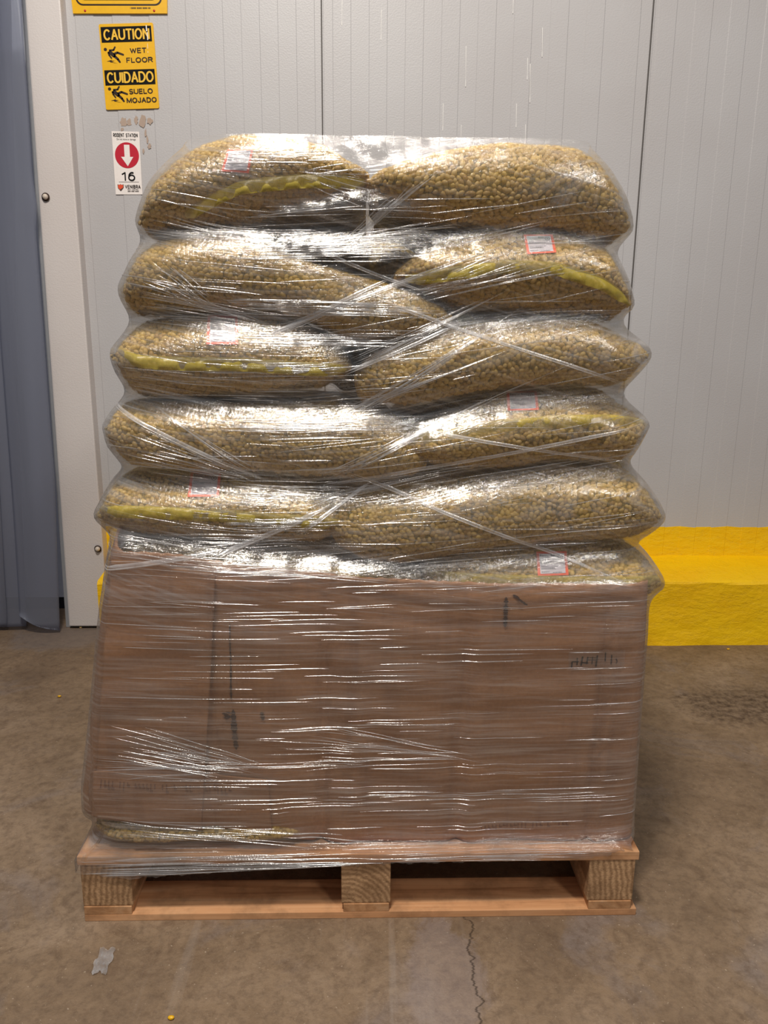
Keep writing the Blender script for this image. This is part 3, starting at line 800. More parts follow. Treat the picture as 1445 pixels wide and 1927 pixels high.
make_sack('L4a', (197, 798), [(207, 768), (240, 752), (300, 755), (400, 758), (500, 757), (600, 755), (700, 764), (760, 792), (795, 840)], (804, 868),
    [(205, 842), (240, 880), (350, 888), (450, 888), (600, 897), (700, 902), (780, 896)], y0, y0+.48, False,
    'long mesh bean sack third from the carton on the left, between two labelled sacks', 7)
make_sack('L4b', (757, 830), [(820, 782), (900, 752), (960, 737), (1050, 728), (1150, 734), (1192, 766)], (1219, 796),
    [(780, 862), (820, 882), (900, 890), (1000, 882), (1100, 874), (1180, 872), (1198, 845)], y0, y0+.93, True,
    'mesh bean sack third from the carton on the right, bright yellow seam below its label', 8,
    seam=[(765, 828), (850, 812), (950, 795), (1050, 787), (1150, 786), (1213, 793)], lab=[(953, 736), (1010, 735), (1014, 771), (955, 773)])
make_sack('L5a', (180, 958), [(192, 918), (225, 888), (300, 884), (400, 887), (500, 897), (580, 907), (625, 932)], (650, 968),
    [(188, 985), (228, 1008), (300, 1017), (400, 1020), (520, 1022), (600, 1022), (640, 1000)], y0, y0+.93, True,
    'mesh bean sack just above the carton on the left, readable label with orange edge', 9,
    seam=[(188, 955), (300, 958), (400, 963), (500, 970), (640, 980)], lab=[(359, 886), (416, 890), (412, 934), (353, 935)])
make_sack('L5b', (612, 965), [(630, 930), (680, 911), (760, 905), (850, 896), (950, 886), (1050, 876), (1150, 873), (1200, 886), (1235, 930)], (1250, 967),
    [(628, 1020), (680, 1050), (760, 1062), (850, 1046), (950, 1027), (1050, 1019), (1150, 1016), (1205, 1008), (1230, 990)], y0, y0+.48, False,
    'longest mesh bean sack, second above the carton on the right, beans clearly visible', 10)
yi = YF-.022
make_sack('L6a', (207, 1045), [(222, 1020), (280, 1014), (400, 1022), (500, 1032), (600, 1042), (700, 1060), (770, 1074)], (800, 1090),
    [(215, 1085), (300, 1155), (400, 1170), (700, 1180), (780, 1140)], yi, y0+.48, False,
    'mesh bean sack barely showing above the left half of the carton rim', 11)
make_sack('L6b', (795, 1090), [(812, 1064), (850, 1042), (930, 1027), (1040, 1018), (1130, 1018), (1200, 1032), (1235, 1058)], (1248, 1086),
    [(820, 1140), (900, 1175), (1000, 1180), (1100, 1170), (1180, 1145), (1225, 1104)], YF-.016, y0+.93, False,
    'mesh bean sack resting in the right half of the carton mouth, label near the rim', 12,
    seam=[(802, 1078), (900, 1085), (1000, 1088), (1100, 1090), (1200, 1090), (1240, 1085)], lab=[(1009, 1038), (1066, 1037), (1070, 1082), (1012, 1084)])
RL = ['mesh bean sack in the rear row behind the smooth top right sack', 'mesh bean sack in the rear row, glimpsed in the dark gap under the top sacks', 'mesh bean sack in the rear row behind the blunt-tipped right sack', 'mesh bean sack in the rear row behind the long left sack third from carton', 'mesh bean sack in the rear row behind the longest sack above the carton', 'mesh bean sack in the rear row just inside the left carton rim']
for k, (a, tp, b, bt, sd) in enumerate((
    ((700, 350), [(760, 305), (960, 272), (1090, 285), (1160, 350)], (1140, 430), [(760, 395), (900, 442), (1150, 460)], 21),
    ((240, 550), [(285, 460), (400, 425), (480, 400), (640, 385), (760, 395), (800, 430)], (815, 520), [(300, 592), (500, 590), (650, 600)], 22),
    ((590, 705), [(640, 655), (690, 635), (740, 620), (950, 604), (1120, 604), (1150, 640)], (1175, 668), [(640, 775), (760, 765), (950, 735), (1150, 720)], 23),
    ((262, 798), [(290, 756), (500, 770), (690, 778)], (745, 840), [(250, 878), (600, 895), (700, 890)], 24),
    ((660, 965), [(700, 911), (950, 886), (1150, 886)], (1190, 967), [(700, 1015), (950, 1020), (1200, 1008)], 25),
    ((230, 1045), [(280, 1020), (500, 1032), (700, 1060)], (780, 1090), [(300, 1140), (500, 1150), (700, 1150)], 26))):
    make_sack('R%d' % k, a, tp, b, bt, y0+.49, y0+.94, False, RL[k], sd, detail=False, group='bean sacks of the hidden rear row')
# sacks inside the carton (bottom layer shows in the gap under the carton)
IL = 'mesh bean sack enclosed by the cardboard carton'
WH = {32: 'right half of the bottom layer', 33: 'left half of the second layer up', 34: 'right half of the second layer up', 35: 'left half of the third layer up', 36: 'right half of the third layer up', 37: 'rear left of the bottom layer'}
def hid(x0, x1, z0, z1, ya, yb, sd, label=IL, detail=False, group='bean sacks enclosed by the carton'):
    if label == IL: label = 'mesh bean sack closed in the carton, '+WH[sd]
    def px(x, z):
        v = ROT.T @ (np.array([x, CONTACT, z])-CAM); return (722.5+FPX*v[0]/-v[2], 963.5-FPX*v[1]/-v[2])
    zm = (z0+z1)/2; n = 6; q = np.linspace(.06, .94, n)
    tp = [px(x0+(x1-x0)*s, zm+(z1-zm)*(1-abs(2*s-1)**5)) for s in q]; bt = [px(x0+(x1-x0)*s, zm-(zm-z0)*(1-abs(2*s-1)**5)) for s in q]
    return make_sack('H%d' % sd, px(x0, zm), tp, px(x1, zm), bt, ya, yb, False, label, sd, detail=detail, group=group)
gl = float(onY(156, 1560, YF+.01)[0])
hid(gl, gl+.50, PZ+.003, PZ+.062, YF-.030, y0+.48, 31, 'mesh bean sack on the pallet deck, showing in the gap under the carton', True, 'mesh bean sacks stacked on the pallet')
hid(gl+.61, gl+1.15, PZ+.004, PZ+.155, YF+.022, y0+.93, 32)
hid(gl+.06, gl+.58, PZ+.158, PZ+.325, YF+.022, y0+.93, 33)
hid(gl+.60, gl+1.15, PZ+.158, PZ+.325, YF+.022, y0+.93, 34)
hid(gl+.10, gl+.60, PZ+.328, PZ+.44, YF+.022, y0+.93, 35)
hid(gl+.62, gl+1.13, PZ+.328, PZ+.44, YF+.022, y0+.93, 36)
hid(gl+.03, gl+.60, PZ+.004, PZ+.155, y0+.49, y0+.94, 37)

# ------------------------------------------------------------------ carton
CY = YF-.004                                    # carton front plane
def leanf(z): return .030*min(1, max(0, (z-.2)/.45))
def edge_x(pts):
    P = np.array([onY(px, py, CY-leanf(float(onY(px, py, CY)[2]))) for px, py in pts]); o = np.argsort(P[:, 2]); P = P[o]
    return lambda z: np.interp(z, P[:, 2], P[:, 0])
xL = edge_x([(212, 1000), (199, 1045), (183, 1150), (168, 1300), (156, 1420), (147, 1500), (149, 1540), (150, 1620)])
xR = edge_x([(1230, 1000), (1229, 1100), (1222, 1230), (1212, 1350), (1203, 1480), (1197, 1580), (1197, 1620)])
topc = np.array([onY(px, py, CY-.03)[[0, 2]] for px, py in [(196, 1040), (260, 1044), (340, 1055), (450, 1069), (640, 1086), (800, 1094), (950, 1099), (1232, 1100)]])
botc = np.array([onY(px, py, CY)[[0, 2]] for px, py in [(145, 1533), (300, 1545), (400, 1550), (500, 1572), (620, 1582), (900, 1592), (1200, 1588)]])
botc[:, 1] = np.maximum(botc[:, 1], PZ+.003)
CB = y0+.965
carton = empty('cardboard_carton', (0, .52, PZ), 'open brown cardboard carton wrapped in film around the lower sacks on the pallet', 'carton')
def crease(x, z):
    """depth relief of the front panel"""
    def pxx(p, py=1300): return float(onY(p, py, CY)[0])
    d = 0
    d += .006*np.exp(-((x-(pxx(402)+.02*(z-.45)))/.008)**2)
    d += .015*np.exp(-((x-(pxx(608)+.03*(z-.45)))/.011)**2)-.008*np.exp(-((x-(pxx(655)+.03*(z-.45)))/.022)**2)
    d += .011*np.exp(-((x-(pxx(872)+.02*(z-.45)))/.014)**2)-.008*np.exp(-((x-(pxx(905)+.02*(z-.45)))/.024)**2)
    d += .010*np.exp(-((x-pxx(1126))/.007)**2)-.006*np.exp(-((x-pxx(1142))/.010)**2)
    zt_ = np.clip((z-.60)/.15, 0, 1); d = d*(1-.75*zt_)
    d += zt_*.0020*np.sin(z*170+3*np.sin(x*9)+x*11)*np.clip((x+.1)/.2, 0, 1)
    d += .0018*np.sin(z*61+4*np.sin(x*5))+.0022*np.sin(x*21+z*6)
    d -= .030*np.clip((z-.2)/.45, 0, 1)
    d -= .010*np.exp(-((z-.26)/.07)**2)*np.exp(-((x-pxx(330))/.25)**2)
    return d
def carton_point(s_side, u, v, extra=0.0):
    pass
rc = .035
def outline(z, off=0.0):
    a, b = float(xL(z))-off, float(xR(z))+off; ya, yb = CY-off, CB+off
    return a, b, ya, yb
per_pts = []                                    # (side, fraction)
NS = 150
for i in range(NS): per_pts.append(('f', (i+.5)/NS))
for i in range(8): per_pts.append(('c1', (i+.5)/8))
for i in range(70): per_pts.append(('r', (i+.5)/70))
for i in range(8): per_pts.append(('c2', (i+.5)/8))
for i in range(80): per_pts.append(('b', (i+.5)/80))
for i in range(8): per_pts.append(('c3', (i+.5)/8))
for i in range(70): per_pts.append(('l', (i+.5)/70))
for i in range(8): per_pts.append(('c4', (i+.5)/8))
def cpos(side, t_, z, off=0.0):
    a, b, ya, yb = outline(z, off)
    r = rc
    if side == 'f': x = a+r+(b-a-2*r)*t_; return x, ya+float(crease(x, z)), (0, -1)
    if side in ('c1', 'c4'): ya -= leanf(z)
    if side == 'r': return b+.004*math.sin(z*17+t_*9), ya+r+(yb-ya-2*r)*t_, (1, 0)
    if side == 'b': return b-r-(b-a-2*r)*t_, yb, (0, 1)
    if side == 'l': return a+.004*math.sin(z*13+t_*7), yb-r-(yb-ya-2*r)*t_, (-1, 0)
    an = {'c1': -pi/2, 'c2': 0, 'c3': pi/2, 'c4': pi}[side]+t_*pi/2
    cx_ = (b-r) if side in ('c1', 'c2') else (a+r); cy_ = (ya+r) if side in ('c1', 'c4') else (yb-r)
    return cx_+r*cos(an), cy_+r*sin(an), (cos(an), sin(an))
nzc = 90; V = []; CP = []
for i, (sd, tt) in enumerate(per_pts):
    x_, y_, _ = cpos(sd, tt, .4)
    if sd == 'f': zt_, zb_ = np.interp(x_, topc[:, 0], topc[:, 1]), np.interp(x_, botc[:, 0], botc[:, 1])
    elif sd in ('c1', 'r', 'c2', 'b'): zt_, zb_ = topc[-1, 1]+.004*math.sin(i*.3), PZ+.004
    elif sd == 'c3': zt_, zb_ = topc[-1, 1]+(.0)*tt, PZ+.006
    elif sd == 'l': zt_, zb_ = topc[-1, 1]+(topc[0, 1]+.045-topc[-1, 1])*tt, PZ+.01+(botc[0, 1]-PZ-.01)*tt
    else: zt_, zb_ = topc[0, 1]+.045*(1-tt)**1.5, botc[0, 1]
    zt_ += .0012*math.sin(i*1.7)
    for j in range(nzc):
        z = zb_+(zt_-zb_)*j/(nzc-1)
        p = cpos(sd, tt, z); V.append((p[0], p[1], z))
V = np.array(V); ALLP.append(V)
sl_ = mk('carton_wall', V, grid_faces(len(per_pts), nzc, wrap_u=True), M_card, carton)
md = sl_.modifiers.new('s', 'SOLIDIFY'); md.thickness = .005; md.offset = -1
# overlapping side sheet (left), bottom flap
def sheet(name, left, right, top, bot, off, mat=M_card, thick=.004, nu=60, nv=70, lift=0.0):
    """left/right px edge functions lists, top/bot px lists -> sheet lying on the carton front"""
    V = []
    for i in range(nu):
        u = i/(nu-1)
        for j in range(nv):
            v = j/(nv-1)
            pxm = 0
            py = None
            yt = lambda p: np.interp(p, [q[0] for q in top], [q[1] for q in top]); yb_ = lambda p: np.interp(p, [q[0] for q in bot], [q[1] for q in bot])
            xa = lambda p: np.interp(p, [q[1] for q in left], [q[0] for q in left]); xb_ = lambda p: np.interp(p, [q[1] for q in right], [q[0] for q in right])
            py = 1300
            for _ in range(3):
                px_ = xa(py)+(xb_(py)-xa(py))*u; py = yt(px_)*(1-v)+yb_(px_)*v
            q = onY(px_, py, CY-off)
            a, b, _, _ = outline(q[2])
            V.append((q[0], CY-off+float(crease(q[0], q[2]))-lift*u**4, q[2]))
    V = np.array(V); ALLP.append(V)
    o = mk(name, V, grid_faces(nu, nv, flip=True), mat, carton); m = o.modifiers.new('s', 'SOLIDIFY'); m.thickness = thick; m.offset = 0
    return o
sheet('side_flap', [(222, 1000), (215, 1100), (175, 1560)], [(413, 1065), (405, 1200), (392, 1400), (382, 1560)], [(160, 1046), (260, 1047), (340, 1059), (420, 1070)], [(150, 1530), (300, 1546), (400, 1553)], .004, lift=.009, thick=.005)
sheet('bottom_flap', [(178, 1440), (172, 1560)], [(505, 1440), (512, 1560)], [(160, 1449), (200, 1446), (400, 1452), (520, 1462)], [(150, 1530), (300, 1544), (400, 1550), (520, 1576)], .009, lift=.0)
# tally marks on clear tape
def front_map(c4, off):
    def f(u, v, o=0.0):
        px_ = c4[0][0]*(1-u)*(1-v)+c4[1][0]*u*(1-v)+c4[2][0]*u*v+c4[3][0]*(1-u)*v
        py_ = c4[0][1]*(1-u)*(1-v)+c4[1][1]*u*(1-v)+c4[2][1]*u*v+c4[3][1]*(1-u)*v
        q = onY(px_, py_, CY); return (q[0], CY+float(crease(q[0], q[2]))-off-o, q[2])
    return f
tpq = front_map([(1062, 1214), (1168, 1213), (1167, 1247), (1064, 1248)], .0026)
tt_ = NT('clear_tape'); M_tape = tt_.done(tt_.n('ShaderNodeMixShader', i0=.3, i1=tt_.n('ShaderNodeBsdfTransparent').outputs[0], i2=tt_.bsdf(lin(190, 165, 150), .25)).outputs[0])
tape = mk('tape', [tpq(i/12, j/4) for i in range(13) for j in range(5)], grid_faces(13, 5), M_tape, carton)
mk_ = front_map([(1050, 1200), (1180, 1200), (1180, 1260), (1050, 1260)], .0040)
def stroke(a, b, w=.006): return seg((a[0]/1445, a[1]/667), (b[0]/1445, b[1]/667), w*.9, w*.9, 2.1)
pol = [stroke(a, b, w) for a, b, w in (((215, 380), (208, 490), .012), ((320, 300), (318, 450), .010), ((430, 270), (405, 460), .013), ((540, 280), (520, 430), .012), ((640, 280), (628, 440), .008), ((738, 250), (712, 480), .013),
    ((210, 380), (345, 382), .010), ((415, 405), (545, 418), .010), ((545, 350), (740, 352), .006), ((560, 300), (735, 310), .005), ((930, 220), (925, 410), .007), ((1025, 230), (1010, 430), .007), ((1105, 300), (1135, 370), .009), ((1105, 410), (1135, 370), .007))]
poly_on('tally_marks', mk_, pol, .0, M_marker, carton)
# printed text remnants and black smudges on the card
fm = front_map([(0, 0), (1445, 0), (1445, 1927), (0, 1927)], .0016)
def marks(name, c4, n, mat, seed, hmin=.3, off=.0016, rows=1, den=.75):
    r = random.Random(seed); f_ = front_map(c4, off); ps = []
    for rw in range(rows):
        for i in range(n):
            if r.random() > den: continue
            u = (i+.1)/n; w_ = .75/n; v0 = (rw+.15)/rows; v1 = v0+r.uniform(hmin, .7)/rows
            ps.append(rect(u, v0, u+w_*.35, v1)); 
            if r.random() < .6: ps.append(rect(u, v1-.15/rows, u+w_, v1))
    poly_on(name, f_, ps, 0, mat, carton)
M_faint = plain('faded_print', (132, 92, 70), .8, .1)
marks('faded_print', [(196, 1452), (440, 1466), (440, 1490), (194, 1476)], 34, M_faint, 1, off=.0125)
marks('faded_print', [(890, 1550), (1070, 1540), (1070, 1556), (890, 1566)], 26, M_faint, 2)
def smudge(pts, w0, off=.0035):
    r_ = random.Random(int(pts[0][0])); n = 40; V = []
    P_ = np.array(pts, float); q_ = np.linspace(0, 1, n); L_ = np.linspace(0, 1, len(P_))
    for i in range(n):
        a_, b_ = np.interp(q_[i], L_, P_[:, 0]), np.interp(q_[i], L_, P_[:, 1]); ww = w0*(.35+r_.random())*min(1, min(i, n-1-i)/4+.1)
        for k_ in (-1, 0, 1):
            q3 = onY(a_+k_*ww, b_, CY); V.append((q3[0], CY+float(crease(q3[0], q3[2]))-off, q3[2]))
    mk('dark_smudge', V, grid_faces(n, 3), M_stain, carton)
smudge([(438, 1160), (439, 1230), (439, 1310)], 1.6)
smudge([(442, 1325), (444, 1365), (447, 1404)], 5)
smudge([(424, 1332), (432, 1338), (430, 1344)], 6)
smudge([(430, 1330), (438, 1334)], 4)
smudge([(946, 1112), (945, 1170)], 3.5)
smudge([(960, 1108), (985, 1128)], 4)
smudge([(495, 1330), (498, 1345)], 4)
for c4 in () and ([(438, 1160), (441, 1160), (441, 1300), (437, 1300)], [(438, 1332), (446, 1338), (451, 1402), (441, 1402)], [(426, 1330), (437, 1332), (436, 1344), (424, 1340)], [(943, 1130), (948, 1118), (948, 1168), (942, 1168)]):
    poly_on('dark_smudge', front_map(c4, .0014), [rect(0, 0, 1, 1)], 0, M_stain, carton)

# ------------------------------------------------------------------ stretch film
for xx in np.linspace(X0, X1, 120):
    for zz in np.arange(.03, PZ+.001, .006):
        ALLP.append(np.array([[xx, py0, zz], [xx, py0+PD, zz]]))
for yy in np.linspace(py0, py0+PD, 80):
    for zz in np.arange(.03, PZ+.001, .006): ALLP.append(np.array([[X0, yy, zz], [X1, yy, zz]]))
AP = np.concatenate(ALLP)
def hull2(P):
    P = P[np.lexsort((P[:, 1], P[:, 0]))]
    def half(Q):
        h = []
        for p in Q:
            while len(h) >= 2 and (h[-1][0]-h[-2][0])*(p[1]-h[-2][1])-(h[-1][1]-h[-2][1])*(p[0]-h[-2][0]) <= 0: h.pop()
            h.append(p)
        return h
    a = half(P); b = half(P[::-1]); return np.array(a[:-1]+b[:-1])
CX, CYY = float((X0+X1)/2), py0+PD/2
# perimeter directions from a rounded rectangle walk
walk = []
hw, hd = .56, .49
def addside(p, q, n):
    for i in range(n): walk.append((p[0]+(q[0]-p[0])*i/n, p[1]+(q[1]-p[1])*i/n))
addside((-hw, -hd), (hw, -hd), 170); addside((hw, -hd), (hw, hd), 90); addside((hw, hd), (-hw, hd), 90); addside((-hw, hd), (-hw, -hd), 90)
walk = np.array(walk); TH = np.arctan2(walk[:, 1], walk[:, 0]); NT_ = len(TH)
dirs = np.stack([np.cos(TH), np.sin(TH)], 1)
ztop = AP[:, 2].max()-.022
ZR = np.arange(.085, ztop, .009); NZ = len(ZR)
Rh = np.zeros((NZ, NT_)); Ra = np.full((NZ, NT_), np.nan)
def ray_hull(H, org):
    A = H-org; B = np.roll(H, -1, 0)-org; E = B-A
    out = np.full(len(dirs), .05)
    den = dirs[:, 0:1]*E[None, :, 1]-dirs[:, 1:2]*E[None, :, 0]
    with np.errstate(divide='ignore', invalid='ignore'):
        tt = (A[None, :, 0]*E[None, :, 1]-A[None, :, 1]*E[None, :, 0])/den
        ss = (A[None, :, 0]*dirs[:, 1:2]-A[None, :, 1]*dirs[:, 0:1])/den
    ok = (tt > 0) & (ss >= -1e-6) & (ss <= 1+1e-6) & np.isfinite(tt)
    tt = np.where(ok, tt, 0); return tt.max(1)
ordz = np.argsort(AP[:, 2]); APs = AP[ordz]
org = np.array([CX, CYY])
for i, z in enumerate(ZR):
    a, b = np.searchsorted(APs[:, 2], [z-.010, z+.010]); Q = APs[a:b, :2]
    if len(Q) < 10: Rh[i] = Rh[i-1]; Ra[i] = Rh[i]; continue
    H = hull2(Q); Rh[i] = ray_hull(H, org)
    dx = Q-org; r = np.hypot(dx[:, 0], dx[:, 1]); th = np.arctan2(dx[:, 1], dx[:, 0])
    k = ((th[:, None]-0)).ravel()
    idx = np.searchsorted(np.sort(TH), th) % NT_; so = np.argsort(TH); idx = so[idx]
    m = np.zeros(NT_); np.maximum.at(m, idx, r); m2 = np.maximum.reduce([np.roll(m, s) for s in (-3, -2, -1, 0, 1, 2, 3)])
    Ra[i] = np.where(m2 > .25, m2, Rh[i])
Rh = np.maximum(Rh, .1)
def gsm(A, s, ax, wrap=False):
    k = int(3*s); w_ = np.exp(-.5*(np.arange(-k, k+1)/s)**2); w_ /= w_.sum()
    Pd = np.pad(A, [(k, k) if a == ax else (0, 0) for a in range(2)], mode='wrap' if wrap else 'edge')
    out = np.zeros_like(A)
    for j, ww in enumerate(w_):
        sl = [slice(None)]*2; sl[ax] = slice(j, j+A.shape[ax]); out += ww*Pd[tuple(sl)]
    return out
Ras = gsm(np.minimum(Ra, Rh), 3.0, 1, True)
R_ = .55*Rh+.45*Ras
Rm = np.maximum.reduce([np.roll(R_, s, 0) if s == 0 else np.pad(R_, [(max(s, 0), max(-s, 0)), (0, 0)], mode='edge')[max(-s, 0):max(-s, 0)+NZ] for s in (-1, 0, 1)])
R_ = gsm(.5*Rm+.5*R_, 1.4, 0)
need = np.minimum(Ra, Rh)+.004
R_ = np.maximum(R_, gsm(need, 1.0, 1, True)); R_ = gsm(R_, 1.0, 0); R_ = np.maximum(R_+.002, need+.001); R_ = gsm(R_, .7, 0)
top_i = np.searchsorted(ZR, ztop-.03)
FV = np.zeros((NT_, NZ, 3))
FV[:, :, 0] = CX+dirs[:, 0:1]*R_.T; FV[:, :, 1] = CYY+dirs[:, 1:2]*R_.T; FV[:, :, 2] = ZR[None]
# free lower edge of the wrap
be = np.array([onY(px, py, py0)[[0, 2]] for px, py in [(140, 1640), (240, 1652), (330, 1644), (500, 1632), (640, 1626), (735, 1622), (900, 1618), (1110, 1614), (1205, 1596)]])
for i in range(NT_):
    x_ = FV[i, 5, 0]; front = FV[i, 5, 1] < CYY-.3
    zb_ = float(np.interp(x_, be[:, 0], be[:, 1])) if front else .118
    zb_ += .002*math.sin(i*.8)+.0015*math.sin(i*2.3)
    for j in range(NZ):
        if FV[i, j, 2] < zb_:
            k = min(NZ-1, int(np.searchsorted(ZR, zb_))); FV[i, j] = FV[i, k]; FV[i, j, 2] = zb_-.00002*(k-j)
per_len = np.concatenate([[0], np.cumsum(np.hypot(*np.diff(walk, axis=0).T))])
XC = float(onY(520, 600, YF)[0])
x_, y_, z_ = FV[:, :, 0], FV[:, :, 1], FV[:, :, 2]
sl_z = np.interp(z_, [.1, .7, .8, 1.0, 1.6], [.015, .03, .14, .22, .22])
lay = np.sin((z_-.76)/.145*2*pi*.5)                  # per sack layer variation
psi = z_-sl_z*(np.sqrt((x_-XC)**2+.02)-.14)*(.6+.5*np.abs(lay))
psi2 = z_+.28*(x_-XC)*np.clip((z_-.6)/.2, .1, 1)
U = np.repeat(per_len[:, None], NZ, 1)
film = mk('stretch_film', FV.reshape(-1, 3), grid_faces(NT_, NZ, wrap_u=True), M_film, None,
    uvs={'wrap': np.stack([U.ravel(), psi.ravel()], 1), 'cross': np.stack([U.ravel(), psi2.ravel()], 1)})
tag(film, 'clear streaky plastic stretch film wound around the sacks, carton and pallet deck', 'plastic film')
fb = BVHTree.FromPolygons([tuple(v) for v in FV.reshape(-1, 3)], [tuple(q) for q in grid_faces(NT_, NZ, wrap_u=True)])
def on_film_xz(x, z):
    h = fb.ray_cast(Vector((x, -1.0, z)), Vector((0, 1, 0)))
    if h[0] is None or h[0].y > CYY-.1: return None
    n = np.array(h[1]); n = -n if n[1] > 0 else n
    return np.array(h[0]), n
def ridge(P, N, wid, hgt):
    """thin raised ridge along points"""
    n = len(P); Tn = np.gradient(P, axis=0); Tn /= np.maximum(np.linalg.norm(Tn, axis=1, keepdims=True), 1e-9)
    Sd = np.cross(Tn, N); Sd /= np.maximum(np.linalg.norm(Sd, axis=1, keepdims=True), 1e-9)
    t_ = np.linspace(0, 1, n)[:, None]; tap = np.clip(np.minimum(t_, 1-t_)*6, .15, 1)
    rows = [P+Sd*wid*tap*c_+N*(hgt*tap*h_+.0004) for c_, h_ in ((-1, 0), (-.62, .72), (0, 1), (.62, .72), (1, 0))]
    return np.stack(rows, 1).reshape(-1, 3), grid_faces(n, 5)
class Acc:
    def __init__(s): s.V = []; s.F = []; s.n = 0
    def add(s, V, F): s.V.append(V); s.F.append(F+s.n); s.n += len(V)
    def build(s, name, mat, parent): return mk(name, np.concatenate(s.V), np.concatenate(s.F), mat, parent)
def strand_px(acc, a, b, wid, hgt, sag=0.0, n=26):
    """path between two spots of the film given in photo coordinates"""
    pts, nn = [], []
    A, B = onY(a[0], a[1], YF-.01), onY(b[0], b[1], YF-.01)
    for i in range(n):
        s = i/(n-1); x_ = A[0]+(B[0]-A[0])*s; z_ = A[2]+(B[2]-A[2])*s-sag*4*s*(1-s)
        h = on_film_xz(x_, z_)
        if h is None: continue
        pts.append(h[0]); nn.append(h[1])
    if len(pts) < 6: return
    P = np.array(pts); k = 3
    for _ in range(2): P[1:-1, 1] = np.minimum(P[1:-1, 1], (P[:-2, 1]+P[2:, 1])/2)
    acc.add(*ridge(P, np.array(nn), wid, hgt))
# fans of pleats gathered where the film is pulled together
FANS = [  # centre, far ends (from, to), count
    ((500, 445), (300, 395), (285, 450), 16), ((500, 600), (250, 520), (250, 600), 20), ((490, 905), (215, 770), (225, 870), 18),
    ((500, 905), (250, 742), (300, 770), 9), ((560, 940), (400, 905), (300, 985), 14), ((420, 590), (300, 470), (260, 520), 12),
    ((480, 640), (760, 520), (1010, 440), 18), ((660, 690), (860, 600), (1000, 520), 16), ((640, 800), (900, 640), (1010, 560), 18),
    ((620, 790), (800, 720), (1000, 640), 14), ((600, 910), (860, 770), (1080, 680), 16), ((560, 950), (760, 900), (1000, 860), 12),
    ((780, 560), (950, 470), (1180, 500), 14), ((560, 470), (800, 470), (900, 400), 14), ((640, 470), (760, 350), (860, 300), 12),
    ((560, 330), (760, 300), (700, 400), 12), ((600, 1010), (330, 1040), (300, 1000), 10), ((520, 1440), (200, 1330), (175, 1440), 20),
    ((900, 1420), (480, 1320), (470, 1450), 14), ((420, 1445), (230, 1380), (200, 1460), 12)]
for c0, e0, e1, cnt in FANS:
    acc = Acc(); r = random.Random(c0[0]*7+e0[1])
    for i in range(cnt):
        s = i/(cnt-1)+r.uniform(-.03, .03); e_ = (e0[0]+(e1[0]-e0[0])*s, e0[1]+(e1[1]-e0[1])*s)
        a0 = r.uniform(0, .22); b0 = r.uniform(.65, 1.0)
        c_ = (c0[0]+r.uniform(-12, 12), c0[1]+r.uniform(-14, 14))
        A = (c_[0]+(e_[0]-c_[0])*a0, c_[1]+(e_[1]-c_[1])*a0); B = (c_[0]+(e_[0]-c_[0])*b0, c_[1]+(e_[1]-c_[1])*b0)
        strand_px(acc, A, B, r.uniform(.0005, .0012), r.uniform(.0005, .0011), r.uniform(-.004, .004))
    if acc.n: acc.build('gathered_pleats', M_strand, film)
for a_, b_, cnt, sd in (((150, 1612), (720, 1598), 60, 1), ((160, 1640), (640, 1622), 40, 2), ((640, 1590), (1190, 1585), 30, 3), ((620, 1500), (1190, 1490), 16, 4), ((230, 1545), (700, 1580), 20, 5), ((280, 1046), (720, 1078), 30, 6), ((420, 575), (840, 590), 60, 7), ((430, 640), (760, 640), 50, 8),
    ((380, 700), (700, 690), 40, 9), ((400, 800), (800, 800), 60, 10), ((420, 925), (660, 935), 45, 11), ((420, 985), (660, 985), 35, 12), ((440, 480), (800, 470), 50, 13), ((420, 300), (660, 300), 30, 14)):
    acc = Acc(); r = random.Random(sd)
    for i in range(cnt):
        s0 = r.uniform(0, .7); s1 = s0+r.uniform(.12, .4); dy = r.uniform(-14, 12)
        strand_px(acc, (a_[0]+(b_[0]-a_[0])*s0, a_[1]+(b_[1]-a_[1])*s0+dy), (a_[0]+(b_[0]-a_[0])*s1, a_[1]+(b_[1]-a_[1])*s1+dy+r.uniform(-3, 3)), r.uniform(.0006, .0016), r.uniform(.0006, .0015), 0)
    if acc.n: acc.build('gathered_pleats', M_strand, film)
# long rolled folds
FOLDS = [((182, 752), (500, 905), .0045), ((615, 912), (1210, 800), .0040), ((480, 640), (740, 520), .004), ((650, 700), (860, 610), .004),
    ((400, 1045), (620, 950), .006), ((640, 880), (1170, 1090), .0038), ((700, 560), (1190, 725), .0036), ((190, 1062), (420, 1030), .0055),
    ((760, 800), (1195, 872), .003), ((560, 1000), (700, 905), .004), ((600, 470), (790, 545), .003)]
for a, b, w_ in FOLDS:
    acc = Acc()
    strand_px(acc, a, b, w_, w_*.35, .004, 60)
    strand_px(acc, (a[0], a[1]+5), (b[0], b[1]+3), w_*.4, w_*.4, .003, 60)
    if acc.n: acc.build('rolled_fold', M_fold, film)
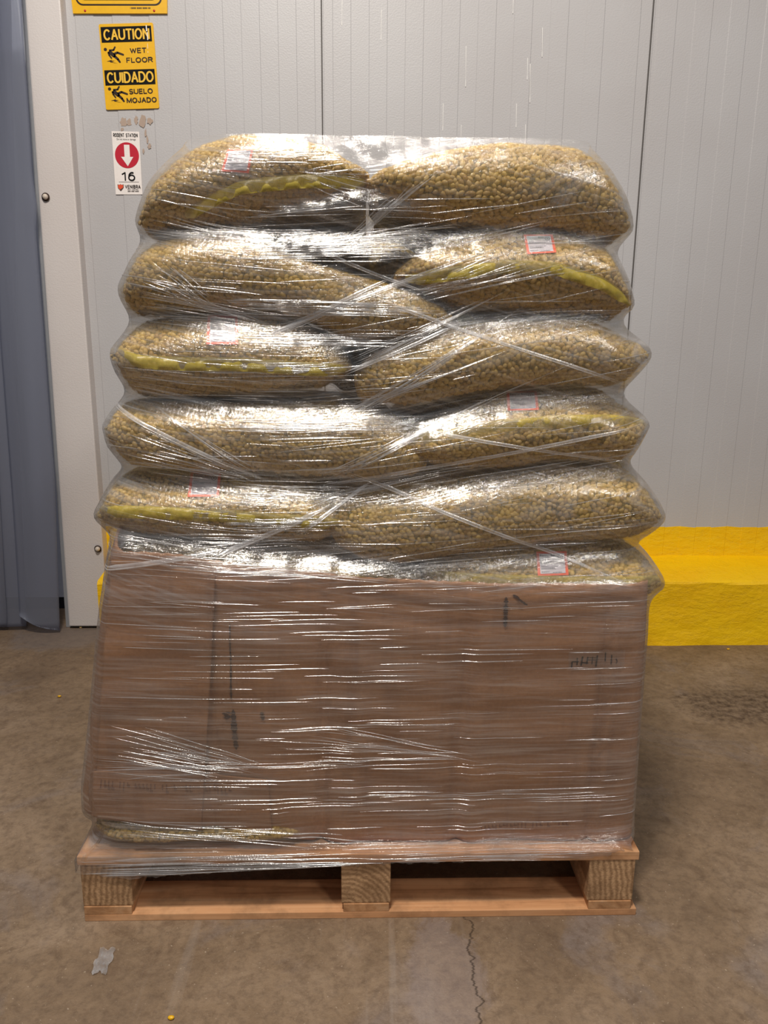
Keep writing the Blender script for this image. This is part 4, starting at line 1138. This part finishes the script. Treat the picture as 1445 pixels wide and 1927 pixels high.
# loose fine strands following the pull of the film
acc = Acc(); r = random.Random(5)
xl_, xr_ = float(onY(200, 900, YF)[0]), float(onY(1230, 900, YF)[0])
for i in range(700):
    z = r.uniform(.17, 1.5); x = r.uniform(xl_, xr_)
    if z < .72 and r.random() < .35: continue
    if abs(x-XC) > .3 and r.random() < .4: continue
    L = r.uniform(.04, .26)
    slp = (np.interp(z, [.1, .7, .85, 1.6], [.01, .03, .16, .20]))*(1 if x > XC else -1)*r.uniform(-.1, 1.3)*min(1, abs(x-XC)/.15)
    n = 14; P, Nn = [], []
    for k in range(n):
        s = k/(n-1)-.5; h = on_film_xz(x+L*s, z+slp*L*s)
        if h is not None: P.append(h[0]); Nn.append(h[1])
    if len(P) < 8: continue
    w_ = r.uniform(.0005, .0012)
    acc.add(*ridge(np.array(P), np.array(Nn), w_, w_*r.uniform(.6, 1.1)))
o = acc.build('fine_strands', M_strand, film); o['kind'] = 'stuff'

# ------------------------------------------------------------------ floor litter
q = onZ(195, 1810, 0)
e = bpy.data.objects.new
V = []; r = random.Random(3); nu = 14
for i in range(nu):
    for j in range(nu):
        u, v = i/(nu-1)-.5, j/(nu-1)-.5
        rr = 1+.15*math.sin(6*math.atan2(v, u)+1)
        V.append((q[0]+u*.030*rr*1.1, q[1]+v*.062*rr, .001+.003*abs(math.sin(u*14+v*5))+.002*r.random()))
o = mk('plastic_scrap', V, grid_faces(nu, nu), M_scrap); tag(o, 'small crumpled scrap of clear film lying on the floor in front of the pallet', 'plastic scrap')
for px_, py_, lb in ((112, 1312, 'tiny yellow bean lying on the floor left of the carton'), (322, 1918, 'tiny yellow bean on the floor near the bottom edge of the photo'), (152, 1182, 'small pale bean on the floor at the foot of the white door trim'), (1163, 1172, None), (1370, 1223, 'small yellow paint crumb on the floor below the kerb')):
    if lb is None: continue
    q = onZ(px_, py_, 0)
    bm = bmesh.new(); bmesh.ops.create_uvsphere(bm, u_segments=14, v_segments=9, radius=1)
    for v in bm.verts:
        v.co = Vector((q[0]+v.co.x*.0062, q[1]+v.co.y*.0042, .0036+v.co.z*.0036+.0008*v.co.x**2))
    o = from_bm('loose_bean' if 'bean' in lb else 'paint_crumb', bm, M_signy if 'pale' not in lb else M_bean, None, True)
    tag(o, lb, 'bean' if 'bean' in lb else 'crumb')
